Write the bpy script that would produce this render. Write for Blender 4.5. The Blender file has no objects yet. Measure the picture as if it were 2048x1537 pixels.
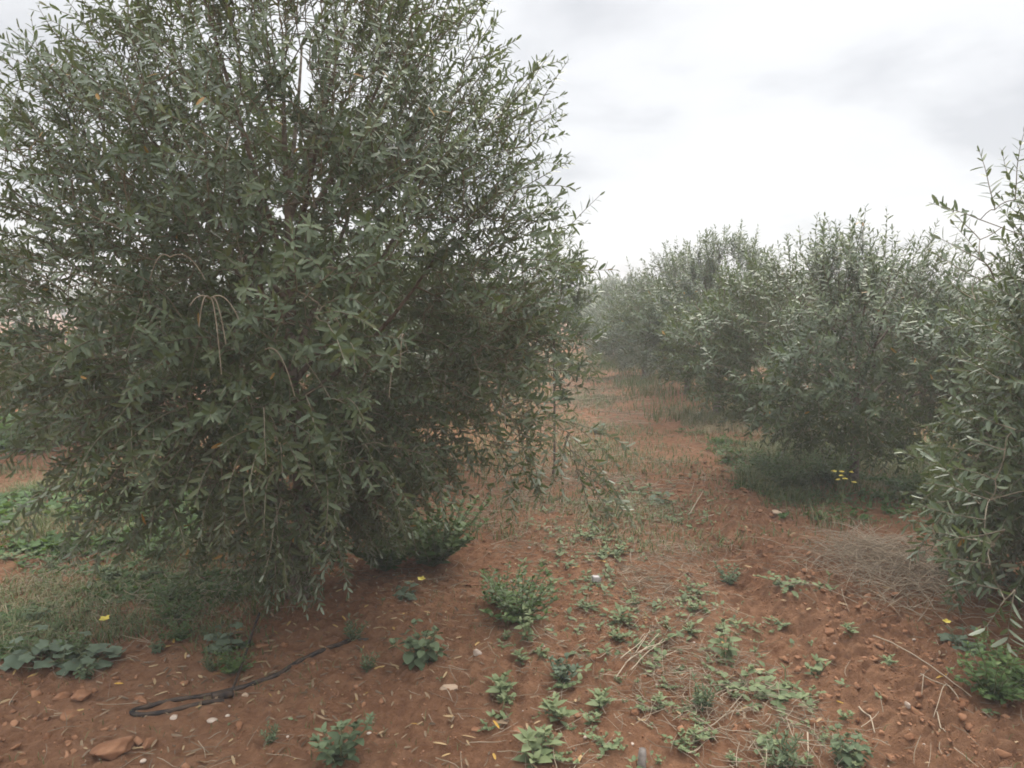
import bpy, math, random
import numpy as np
from mathutils import Vector

# ------------------------------------------------------------------ camera, sky, sun, exposure
sc = bpy.context.scene
COL = sc.collection
R = math.radians
CAM_H, FPX = 1.60, 1547.0
PITCH = math.atan((768.5 - 605.0) / FPX)
cam_d = bpy.data.cameras.new('camera')
cam = bpy.data.objects.new('camera', cam_d)
COL.objects.link(cam)
cam.location = (0, 0, CAM_H)
cam.rotation_euler = (math.pi / 2 - PITCH, 0, 0)
cam_d.sensor_width = 36.0
cam_d.lens = FPX / 2048.0 * 36.0
cam_d.clip_start, cam_d.clip_end = 0.05, 3000
sc.camera = cam

SUN_EL, SUN_AZ = 48.0, 18.0          # degrees; azimuth from +Y towards +X
w = bpy.data.worlds.new('World'); sc.world = w; w.use_nodes = True
nt = w.node_tree; N = nt.nodes; L = nt.links
N.clear()
out = N.new('ShaderNodeOutputWorld'); bg = N.new('ShaderNodeBackground')
bg.inputs['Strength'].default_value = 0.10
L.new(bg.outputs[0], out.inputs['Surface'])
sky = N.new('ShaderNodeTexSky'); sky.sky_type = 'NISHITA'; sky.sun_disc = False
sky.sun_elevation = R(SUN_EL); sky.sun_rotation = R(SUN_AZ)
tc = N.new('ShaderNodeTexCoord')
sep = N.new('ShaderNodeSeparateXYZ'); L.new(tc.outputs['Generated'], sep.inputs[0])
zz = N.new('ShaderNodeMath'); zz.operation = 'MAXIMUM'; L.new(sep.outputs['Z'], zz.inputs[0]); zz.inputs[1].default_value = 0.0
za = N.new('ShaderNodeMath'); za.operation = 'ADD'; L.new(zz.outputs[0], za.inputs[0]); za.inputs[1].default_value = 0.22
dx = N.new('ShaderNodeMath'); dx.operation = 'DIVIDE'; L.new(sep.outputs['X'], dx.inputs[0]); L.new(za.outputs[0], dx.inputs[1])
dy = N.new('ShaderNodeMath'); dy.operation = 'DIVIDE'; L.new(sep.outputs['Y'], dy.inputs[0]); L.new(za.outputs[0], dy.inputs[1])
cmb = N.new('ShaderNodeCombineXYZ'); L.new(dx.outputs[0], cmb.inputs[0]); L.new(dy.outputs[0], cmb.inputs[1])
cn = N.new('ShaderNodeTexNoise'); cn.inputs['Scale'].default_value = 1.5; cn.inputs['Detail'].default_value = 5
cn.inputs['Roughness'].default_value = 0.52; cn.inputs['Distortion'].default_value = 0.1
mp = N.new('ShaderNodeMapping'); mp.inputs['Location'].default_value = (3.1, 1.7, 0.4)
L.new(cmb.outputs[0], mp.inputs['Vector']); L.new(mp.outputs[0], cn.inputs['Vector'])
cr = N.new('ShaderNodeValToRGB')
e = cr.color_ramp.elements
e[0].position = 0.34; e[0].color = (4.0, 4.06, 4.2, 1)
e[1].position = 0.60; e[1].color = (5.35, 5.38, 5.42, 1)
m_ = cr.color_ramp.elements.new(0.47); m_.color = (5.05, 5.09, 5.17, 1)
L.new(cn.outputs['Fac'], cr.inputs[0])
# thin bright veil where the sun stands behind the cloud
sdir = (math.sin(R(SUN_AZ)) * math.cos(R(SUN_EL)), math.cos(R(SUN_AZ)) * math.cos(R(SUN_EL)), math.sin(R(SUN_EL)))
dot = N.new('ShaderNodeVectorMath'); dot.operation = 'DOT_PRODUCT'
L.new(tc.outputs['Generated'], dot.inputs[0]); dot.inputs[1].default_value = sdir
gl = N.new('ShaderNodeMapRange'); gl.inputs['From Min'].default_value = 0.55; gl.inputs['From Max'].default_value = 1.0
gl.inputs['To Min'].default_value = 0.92; gl.inputs['To Max'].default_value = 1.06
L.new(dot.outputs['Value'], gl.inputs['Value'])
# overcast sky brightens overhead; boosted beyond that to light the foliage and ground
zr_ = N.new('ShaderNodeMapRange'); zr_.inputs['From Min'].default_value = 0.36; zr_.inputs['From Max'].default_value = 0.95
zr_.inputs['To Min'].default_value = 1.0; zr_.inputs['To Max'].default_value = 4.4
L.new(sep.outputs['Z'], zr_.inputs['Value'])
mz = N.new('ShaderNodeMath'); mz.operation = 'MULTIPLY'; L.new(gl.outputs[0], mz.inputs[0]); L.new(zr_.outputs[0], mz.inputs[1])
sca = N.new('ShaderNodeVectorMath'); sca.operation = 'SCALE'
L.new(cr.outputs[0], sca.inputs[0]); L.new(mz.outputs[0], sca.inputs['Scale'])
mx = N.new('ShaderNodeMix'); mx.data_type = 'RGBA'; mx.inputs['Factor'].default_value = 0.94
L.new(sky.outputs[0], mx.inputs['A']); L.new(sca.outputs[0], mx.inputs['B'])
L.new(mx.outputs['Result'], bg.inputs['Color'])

sun_d = bpy.data.lights.new('sun', 'SUN'); sun_d.energy = 1.5; sun_d.angle = R(25); sun_d.color = (1, 0.93, 0.82)
sun = bpy.data.objects.new('sun', sun_d); COL.objects.link(sun)
sun.rotation_euler = Vector([-c for c in sdir]).to_track_quat('-Z', 'Y').to_euler()
sun.location = (0, 0, 30)

vs = sc.view_settings
sc.display_settings.display_device = 'sRGB'
vs.view_transform = 'Standard'; vs.look = 'None'; vs.gamma = 1.0; vs.exposure = 0.90; vs.use_curve_mapping = False
sc.cycles.use_denoising = True
sc.cycles.max_bounces = 6; sc.cycles.diffuse_bounces = 3; sc.cycles.glossy_bounces = 2
sc.cycles.transmission_bounces = 4; sc.cycles.transparent_max_bounces = 8; sc.cycles.volume_bounces = 1
sc.cycles.filter_width = 1.75
HAZE = 0.006

# ------------------------------------------------------------------ numpy helpers
def ray(px, py):
    u = (px - 1024.0) / FPX; v = (768.5 - py) / FPX
    c, s = math.cos(PITCH), math.sin(PITCH)
    return np.array([u, c + v * s, v * c - s])
def at(px, py, Y):                       # the point seen at a pixel of the photo, Y metres ahead
    d = ray(px, py); return np.array([0, 0, CAM_H]) + d * (Y / d[1])
def gp(px, py):                          # the ground point under a pixel
    d = ray(px, py); p = np.array([0, 0, CAM_H]) + d * (-CAM_H / d[2]); return p[0], p[1]

def _h(ix, iy, iz, s):
    n = (ix * 374761393 + iy * 668265263 + iz * 1274126177 + s * 974634771) & 0xffffffff
    n = ((n ^ (n >> 13)) * 1274126177) & 0xffffffff
    n = (n ^ (n >> 16)) & 0xffffffff
    return n.astype(np.float64) / 4294967295.0
def noise(x, y, z=0.0, s=0):             # value noise in -1..1
    x = np.asarray(x, float); y = np.asarray(y, float); z = np.asarray(z, float) + np.zeros_like(x)
    xi = np.floor(x).astype(np.int64); yi = np.floor(y).astype(np.int64); zi = np.floor(z).astype(np.int64)
    fx = x - xi; fy = y - yi; fz = z - zi
    fx = fx * fx * (3 - 2 * fx); fy = fy * fy * (3 - 2 * fy); fz = fz * fz * (3 - 2 * fz)
    r = 0
    for a in (0, 1):
        for b in (0, 1):
            for c in (0, 1):
                r = r + _h(xi + a, yi + b, zi + c, s) * (fx if a else 1 - fx) * (fy if b else 1 - fy) * (fz if c else 1 - fz)
    return r * 2 - 1

ROWS = 0.036                              # the rows run 2 degrees right of the view axis
def row_x(x0, d): return x0 + ROWS * d
ROW_L, ROW_R, ROW_STEP = -1.28, 2.65, 3.95

def row_r(d): return np.interp(d, [0, 6.4, 10.3, 16, 34, 60, 900], [2.65, 2.88, 2.80, 3.0, 3.6, 4.8, 35])
def smooth(a, b, x):
    t = np.clip((x - a) / (b - a), 0, 1); return t * t * (3 - 2 * t)
def tilled(x, y):                         # loose clods turned up beside the right row
    c = 1.62 + 0.05 * np.sin(y * 2.1) + 0.06 * np.maximum(y - 4.5, 0)
    return np.exp(-((x - c) / 0.30) ** 2) * smooth(8.5, 5.5, y) * smooth(1.0, 2.0, y)
def height(x, y):
    x = np.asarray(x, float); y = np.asarray(y, float)
    near = smooth(22, 8, np.hypot(x, y))
    h = (0.010 + 0.020 * near) * noise(x * 0.9, y * 0.9, 0, 1) + 0.016 * noise(x * 3.1, y * 3.1, 0, 2)
    t = tilled(x, y)
    rough = 0.70 + 0.55 * noise(x * 1.3, y * 1.3, 0, 8) + 1.5 * t
    rough = np.clip(rough, 0.15, 2.4)
    h = h + near * rough * (0.014 * noise(x * 9, y * 9, 0, 3) + 0.019 * np.abs(noise(x * 19, y * 19, 0, 4)) + 0.015 * np.maximum(noise(x * 29, y * 29, 0, 5), -0.25) + smooth(9, 6, np.hypot(x, y)) * 0.009 * np.maximum(noise(x * 53, y * 53, 0, 7), -0.3))
    h = h + 0.035 * t - 0.05 * np.exp(-((x - 1.28) / 0.16) ** 2) * smooth(8.5, 5.5, y) + 0.05 * np.exp(-((x - row_x(ROW_R, y) + 0.3) / 0.7) ** 2)
    for (tx, ty) in ((-1.14, 3.95), (2.88, 6.4)):
        h = h + 0.07 * np.exp(-((x - tx) ** 2 + (y - ty) ** 2) / 0.18)
    return h
def hz(x, y): return float(height(np.array([x]), np.array([y]))[0])

class Buf:                                # gathers vertices, faces and a tone per vertex for ONE mesh
    def __init__(self): self.V = []; self.F3 = []; self.F4 = []; self.T = []; self.n = 0
    def add(self, V, F, tone=0.5):
        V = np.asarray(V, float)
        t = np.full(len(V), tone) if np.isscalar(tone) else np.asarray(tone, float)
        for f in F:
            f = np.asarray(f, np.int64)
            if len(f) == 0: continue
            (self.F3 if f.shape[1] == 3 else self.F4).append(f + self.n)
        self.V.append(V); self.T.append(t); self.n += len(V)
    def tube(self, P, r, sides=5, tone=0.5, cap=False):
        P = np.asarray(P, float); n = len(P); r = np.broadcast_to(np.asarray(r, float), (n,))
        T = np.gradient(P, axis=0); T /= np.linalg.norm(T, axis=1, keepdims=True) + 1e-12
        ref = np.array([0.31, 0.17, 0.93]) if abs(T[0][2]) < 0.9 else np.array([0.95, 0.2, 0.1])
        A = np.cross(T, ref); A /= np.linalg.norm(A, axis=1, keepdims=True) + 1e-12
        B = np.cross(T, A)
        a = np.arange(sides) * 2 * math.pi / sides
        V = P[:, None, :] + r[:, None, None] * (np.cos(a)[None, :, None] * A[:, None, :] + np.sin(a)[None, :, None] * B[:, None, :])
        V = V.reshape(-1, 3)
        i = np.arange(n - 1)[:, None] * sides; j = np.arange(sides)[None, :]; k = (j + 1) % sides
        F = np.stack([i + j, i + k, i + sides + k, i + sides + j], -1).reshape(-1, 4)
        fs = [F]
        if cap:
            V = np.vstack([V, P[:1], P[-1:]]); b = n * sides
            jj = np.arange(sides); kk = (jj + 1) % sides
            fs.append(np.stack([np.full(sides, b), kk, jj], -1))
            fs.append(np.stack([np.full(sides, b + 1), (n - 1) * sides + jj, (n - 1) * sides + kk], -1))
        self.add(V, fs, tone)
    def leaves(self, pos, d, nrm, length, width, tpl, tone):
        tv, tf = tpl
        pos = np.asarray(pos, float); m = len(pos)
        if m == 0: return
        d = np.asarray(d, float); d = d / (np.linalg.norm(d, axis=1, keepdims=True) + 1e-12)
        nrm = np.asarray(nrm, float); s = np.cross(d, nrm); s /= np.linalg.norm(s, axis=1, keepdims=True) + 1e-12
        nn = np.cross(s, d)
        length = np.broadcast_to(length, (m,))[:, None, None]; width = np.broadcast_to(width, (m,))[:, None, None]
        V = pos[:, None, :] + length * (tv[None, :, 0:1] * d[:, None, :] + tv[None, :, 2:3] * nn[:, None, :]) + width * tv[None, :, 1:2] * s[:, None, :]
        k = len(tv); off = (np.arange(m) * k)[:, None, None]
        F = [(f[None] + off).reshape(-1, f.shape[1]) for f in tf]
        self.add(V.reshape(-1, 3), F, np.repeat(np.broadcast_to(tone, (m,)), k))
    def mesh(self, name, mat, smooth_=False):
        V = np.vstack(self.V); me = bpy.data.meshes.new(name)
        me.vertices.add(len(V)); me.vertices.foreach_set('co', V.ravel())
        f3 = np.vstack(self.F3) if self.F3 else np.zeros((0, 3), int)
        f4 = np.vstack(self.F4) if self.F4 else np.zeros((0, 4), int)
        nl = f3.size + f4.size
        me.loops.add(nl); me.loops.foreach_set('vertex_index', np.concatenate([f3.ravel(), f4.ravel()]).astype(np.int32))
        me.polygons.add(len(f3) + len(f4))
        st = np.concatenate([np.arange(len(f3)) * 3, f3.size + np.arange(len(f4)) * 4]).astype(np.int32)
        me.polygons.foreach_set('loop_start', st)
        me.update(calc_edges=True); me.validate()
        a = me.attributes.new('tone', 'FLOAT', 'POINT'); a.data.foreach_set('value', np.concatenate(self.T).astype(np.float32))
        if smooth_: me.polygons.foreach_set('use_smooth', np.ones(len(me.polygons), bool))
        me.materials.append(mat); me.update()
        return me
    def build(self, name, mat, parent=None, smooth_=False):
        o = bpy.data.objects.new(name, self.mesh(name, mat, smooth_)); COL.objects.link(o)
        if parent: o.parent = parent
        return o

def leaf_tpl(stations, fold=0.25, curl=-0.10):
    """lance leaf: base, rows of (left, mid, right), tip"""
    V = [(0, 0, 0)]
    for u, wd in stations:
        c = curl * u * u
        V += [(u, -wd, c + fold * wd * 0.2), (u, 0, c), (u, wd, c + fold * wd * 0.2)]
    V.append((1, 0, curl)); n = len(V) - 1
    f3 = [(0, 2, 1), (0, 3, 2)]; f4 = []
    for i in range(len(stations) - 1):
        a = 1 + 3 * i; f4 += [(a, a + 1, a + 4, a + 3), (a + 1, a + 2, a + 5, a + 4)]
    a = 1 + 3 * (len(stations) - 1); f3 += [(a, a + 1, n), (a + 1, a + 2, n)]
    return np.array(V, float), [np.array(f3), np.array(f4, int).reshape(-1, 4)]
OLIVE = leaf_tpl([(0.15, 0.36), (0.48, 0.50), (0.84, 0.36)], 0.30, -0.08)
OLIVE_FAR = (np.array([(0, 0, 0), (0.5, -0.5, 0.02), (0.5, 0.5, 0.02), (1, 0, -0.08)], float), [np.array([(0, 2, 1), (1, 2, 3)])])
OVATE = leaf_tpl([(0.12, 0.30), (0.36, 0.50), (0.68, 0.36)], 0.5, -0.22)
ROUND = leaf_tpl([(0.03, 0.34), (0.22, 0.52), (0.55, 0.50), (0.84, 0.28)], 0.6, -0.20)
def lobed():
    ang = np.linspace(-2.7, 2.7, 19); V = [(0.18, 0, 0)]
    for i, a in enumerate(ang):
        r = 0.50 * (1.0 + 0.16 * math.cos(5 * a)) * (1.0 if i % 2 else 0.93)
        V.append((0.42 + r * math.cos(a) * 1.08, r * math.sin(a), 0.10 * math.cos(3 * a) * r - 0.10 * r))
    V.append((0.42, 0, 0.0)); c = len(V) - 1
    f = [(c, i, i + 1) for i in range(1, 19)] + [(c, 0, 1), (c, 19, 0)]
    return np.array(V, float), [np.array(f)]
LOBED = lobed()

# ------------------------------------------------------------------ materials
def nodes(name):
    m = bpy.data.materials.new(name); m.use_nodes = True; t = m.node_tree; t.nodes.clear()
    o = t.nodes.new('ShaderNodeOutputMaterial'); return m, t, o
def leaf_mat(name, ramp, back=None, backf=0.8, trans=0.22, rough=0.5, tcol=(0.10, 0.14, 0.03), spec=0.35):
    m, t, o = nodes(name); n = t.nodes; l = t.links
    a = n.new('ShaderNodeAttribute'); a.attribute_name = 'tone'
    r = n.new('ShaderNodeValToRGB')
    els = r.color_ramp.elements
    while len(els) < len(ramp): els.new(0.5)
    for k, (p, c) in enumerate(ramp): els[k].position = p; els[k].color = (*c, 1)
    l.new(a.outputs['Fac'], r.inputs[0]); col = r.outputs[0]
    if back:
        g = n.new('ShaderNodeNewGeometry'); mm = n.new('ShaderNodeMath'); mm.operation = 'MULTIPLY'; mm.inputs[1].default_value = backf
        l.new(g.outputs['Backfacing'], mm.inputs[0])
        mi = n.new('ShaderNodeMix'); mi.data_type = 'RGBA'; l.new(mm.outputs[0], mi.inputs['Factor']); l.new(col, mi.inputs['A']); mi.inputs['B'].default_value = (*back, 1)
        col = mi.outputs['Result']
    p = n.new('ShaderNodeBsdfPrincipled'); l.new(col, p.inputs['Base Color']); p.inputs['Roughness'].default_value = rough
    p.inputs['Specular IOR Level'].default_value = spec
    tr = n.new('ShaderNodeBsdfTranslucent'); tr.inputs['Color'].default_value = (*tcol, 1)
    ms = n.new('ShaderNodeMixShader'); ms.inputs[0].default_value = trans
    l.new(p.outputs[0], ms.inputs[1]); l.new(tr.outputs[0], ms.inputs[2]); l.new(ms.outputs[0], o.inputs['Surface'])
    return m
def rough_mat(name, c1, c2, scale=20, rough=0.9, bump=0.4, tone=False, dist=0.01):
    m, t, o = nodes(name); n = t.nodes; l = t.links
    tcn = n.new('ShaderNodeTexCoord'); ns = n.new('ShaderNodeTexNoise'); ns.inputs['Scale'].default_value = scale; ns.inputs['Detail'].default_value = 5
    l.new(tcn.outputs['Object'], ns.inputs['Vector'])
    mi = n.new('ShaderNodeMix'); mi.data_type = 'RGBA'; mi.inputs['A'].default_value = (*c1, 1); mi.inputs['B'].default_value = (*c2, 1)
    if tone:
        a = n.new('ShaderNodeAttribute'); a.attribute_name = 'tone'; l.new(a.outputs['Fac'], mi.inputs['Factor'])
    else:
        mr = n.new('ShaderNodeMapRange'); mr.inputs['From Min'].default_value = 0.35; mr.inputs['From Max'].default_value = 0.65
        l.new(ns.outputs['Fac'], mr.inputs['Value']); l.new(mr.outputs[0], mi.inputs['Factor'])
    p = n.new('ShaderNodeBsdfPrincipled'); p.inputs['Roughness'].default_value = rough; p.inputs['Specular IOR Level'].default_value = 0.2
    l.new(mi.outputs['Result'], p.inputs['Base Color'])
    if bump:
        b = n.new('ShaderNodeBump'); b.inputs['Strength'].default_value = bump; b.inputs['Distance'].default_value = dist
        l.new(ns.outputs['Fac'], b.inputs['Height']); l.new(b.outputs[0], p.inputs['Normal'])
    l.new(p.outputs[0], o.inputs['Surface']); return m

OR = (0.36, 0.19, 0.035)
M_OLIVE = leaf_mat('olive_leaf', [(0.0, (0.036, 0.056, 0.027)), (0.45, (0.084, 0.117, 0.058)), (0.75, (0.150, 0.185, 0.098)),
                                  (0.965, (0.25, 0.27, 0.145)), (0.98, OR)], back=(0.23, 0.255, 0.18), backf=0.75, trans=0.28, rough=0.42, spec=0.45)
M_OLIVE_FAR = leaf_mat('olive_leaf_hazy', [(0.0, (0.040, 0.060, 0.032)), (0.5, (0.092, 0.122, 0.069)), (1.0, (0.20, 0.225, 0.135))],
                       back=(0.22, 0.24, 0.185), backf=0.75, rough=0.5)
M_BARK = rough_mat('olive_bark', (0.075, 0.055, 0.040), (0.19, 0.155, 0.12), 28, 0.9, 0.6)
M_TWIG = rough_mat('olive_twig', (0.11, 0.095, 0.065), (0.23, 0.195, 0.14), 30, 0.8, 0.0)
M_BARE = rough_mat('bare_twig_bark', (0.17, 0.14, 0.10), (0.27, 0.225, 0.165), 30, 0.8, 0.0)
M_STRAW = rough_mat('dry_stalk', (0.145, 0.108, 0.070), (0.42, 0.34, 0.245), 30, 0.9, 0.0, tone=True)
M_GRASS = leaf_mat('grass_blade', [(0, (0.045, 0.070, 0.020)), (0.45, (0.095, 0.130, 0.038)), (0.66, (0.18, 0.18, 0.075)), (1, (0.36, 0.28, 0.17))], trans=0.25, rough=0.6)
M_CLOVER = leaf_mat('clover_leaf', [(0, (0.035, 0.075, 0.018)), (0.6, (0.075, 0.14, 0.03)), (1, (0.15, 0.21, 0.055))], trans=0.3, rough=0.55, tcol=(0.12, 0.20, 0.03))
M_PALE = leaf_mat('pale_weed_leaf', [(0, (0.070, 0.098, 0.042)), (0.6, (0.128, 0.168, 0.072)), (1, (0.215, 0.25, 0.12))], back=(0.2, 0.23, 0.12), backf=0.5, trans=0.2, rough=0.7)
M_GREY = leaf_mat('grey_green_weed_leaf', [(0, (0.050, 0.076, 0.038)), (0.6, (0.088, 0.124, 0.062)), (1, (0.15, 0.19, 0.098))], back=(0.16, 0.19, 0.11), backf=0.5, trans=0.18, rough=0.75)
M_BLUE = leaf_mat('blue_green_weed_leaf', [(0, (0.055, 0.084, 0.052)), (1, (0.135, 0.175, 0.108))], trans=0.15, rough=0.7)
M_LUSH = leaf_mat('lush_weed_leaf', [(0, (0.040, 0.085, 0.020)), (0.6, (0.072, 0.126, 0.034)), (1, (0.13, 0.185, 0.055))], trans=0.28, rough=0.55, tcol=(0.10, 0.18, 0.03))
M_STEM = rough_mat('weed_stem', (0.10, 0.13, 0.06), (0.19, 0.19, 0.10), 20, 0.8, 0.0)
M_YELLOW = leaf_mat('yellow_petal', [(0, (0.60, 0.42, 0.03)), (1, (0.70, 0.63, 0.16))], trans=0.2, rough=0.6, tcol=(0.5, 0.35, 0.02))
M_LITTER = leaf_mat('fallen_leaf', [(0, (0.10, 0.065, 0.04)), (0.6, (0.22, 0.15, 0.09)), (0.9, (0.36, 0.25, 0.13)), (0.985, (0.42, 0.24, 0.04))], trans=0.05, rough=0.8)
M_HOSE = rough_mat('black_polythene', (0.014, 0.013, 0.013), (0.075, 0.050, 0.034), 22, 0.6, 0.15)
M_STONE = rough_mat('tan_stone', (0.36, 0.25, 0.17), (0.47, 0.35, 0.25), 9, 0.9, 0.4)
M_PEBBLE = rough_mat('pale_pebble', (0.34, 0.25, 0.19), (0.48, 0.40, 0.33), 12, 0.9, 0.2)
M_BLOCK = rough_mat('grey_fired_clay', (0.40, 0.37, 0.36), (0.50, 0.47, 0.45), 25, 0.9, 0.2)
M_CLOD = rough_mat('red_clod', (0.165, 0.074, 0.037), (0.285, 0.146, 0.080), 14, 0.95, 0.6, dist=0.02)
M_STUMP = rough_mat('weathered_wood', (0.12, 0.10, 0.085), (0.30, 0.27, 0.24), 30, 0.95, 0.6)

def soil_mat():
    m, t, o = nodes('red_soil'); n = t.nodes; l = t.links
    tcn = n.new('ShaderNodeTexCoord'); vec = tcn.outputs['Object']
    def nz(s, d=4, rgh=0.55):
        q = n.new('ShaderNodeTexNoise'); q.inputs['Scale'].default_value = s; q.inputs['Detail'].default_value = d; q.inputs['Roughness'].default_value = rgh
        l.new(vec, q.inputs['Vector']); return q.outputs['Fac']
    def mix(f, a, b, lo=0.35, hi=0.65):
        mr = n.new('ShaderNodeMapRange'); mr.inputs['From Min'].default_value = lo; mr.inputs['From Max'].default_value = hi; l.new(f, mr.inputs['Value'])
        q = n.new('ShaderNodeMix'); q.data_type = 'RGBA'; l.new(mr.outputs[0], q.inputs['Factor'])
        for s, v in (('A', a), ('B', b)):
            if isinstance(v, tuple): q.inputs[s].default_value = (*v, 1)
            else: l.new(v, q.inputs[s])
        return q.outputs['Result']
    base = mix(nz(1.1), (0.215, 0.097, 0.048), (0.322, 0.172, 0.096))
    fine = mix(nz(17, 6, 0.65), (0.130, 0.056, 0.028), (0.355, 0.192, 0.108))
    q = n.new('ShaderNodeMix'); q.data_type = 'RGBA'; q.inputs['Factor'].default_value = 0.5; l.new(base, q.inputs['A']); l.new(fine, q.inputs['B'])
    v = n.new('ShaderNodeTexVoronoi'); v.inputs['Scale'].default_value = 55; l.new(vec, v.inputs['Vector'])
    grit = mix(v.outputs['Distance'], (0.36, 0.24, 0.16), q.outputs['Result'], 0.05, 0.12)
    gm = n.new('ShaderNodeMix'); gm.data_type = 'RGBA'; l.new(q.outputs['Result'], gm.inputs['A']); l.new(grit, gm.inputs['B'])
    gr = n.new('ShaderNodeMapRange'); gr.inputs['From Min'].default_value = 0.55; gr.inputs['From Max'].default_value = 0.68; l.new(nz(26, 2), gr.inputs['Value']); l.new(gr.outputs[0], gm.inputs['Factor'])
    p = n.new('ShaderNodeBsdfPrincipled'); p.inputs['Roughness'].default_value = 0.95; p.inputs['Specular IOR Level'].default_value = 0.1
    l.new(gm.outputs['Result'], p.inputs['Base Color'])
    b1 = n.new('ShaderNodeBump'); b1.inputs['Strength'].default_value = 1.0; b1.inputs['Distance'].default_value = 0.03; l.new(nz(75, 8, 0.75), b1.inputs['Height'])
    l.new(b1.outputs[0], p.inputs['Normal'])
    l.new(p.outputs[0], o.inputs['Surface']); return m
M_SOIL = soil_mat()

# ------------------------------------------------------------------ tagging
def tag(o, label=None, cat=None, group=None, kind=None):
    if label: o['label'] = label
    if cat: o['category'] = cat
    if group: o['group'] = group
    if kind: o['kind'] = kind
    return o
def empty(name, loc, rz=0.0, s=1.0):
    o = bpy.data.objects.new(name, None); COL.objects.link(o); o.empty_display_size = 0.1
    o.location = loc; o.rotation_euler = (0, 0, rz); o.scale = (s, s, s) if np.isscalar(s) else s
    return o
def child(name, me, parent):
    o = bpy.data.objects.new(name, me); COL.objects.link(o); o.parent = parent; return o

# ------------------------------------------------------------------ ground
def axis(lo, hi, step, far, grow=1.12):
    a = list(np.arange(lo, hi + step / 2, step)); s = step; x = a[-1]
    while x < far: s *= grow; x += s; a.append(x)
    s = step; x = a[0]; pre = []
    while x > -far: s *= grow; x -= s; pre.append(x)
    return np.array(pre[::-1] + a)
gx = axis(-2.9, 2.9, 0.0105, 900, 1.09); gy = axis(2.1, 5.6, 0.0105, 900, 1.07)
X, Y = np.meshgrid(gx, gy); Z = height(X.ravel(), Y.ravel())
V = np.stack([X.ravel(), Y.ravel(), Z], 1); nx, ny = len(gx), len(gy)
i = (np.arange(ny - 1)[:, None] * nx + np.arange(nx - 1)[None, :]).ravel()
b = Buf(); b.add(V, [np.stack([i, i + 1, i + nx + 1, i + nx], 1)])
tag(b.build('ground', M_SOIL, smooth_=True), 'red clay soil of the olive grove', 'ground', kind='structure')

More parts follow.
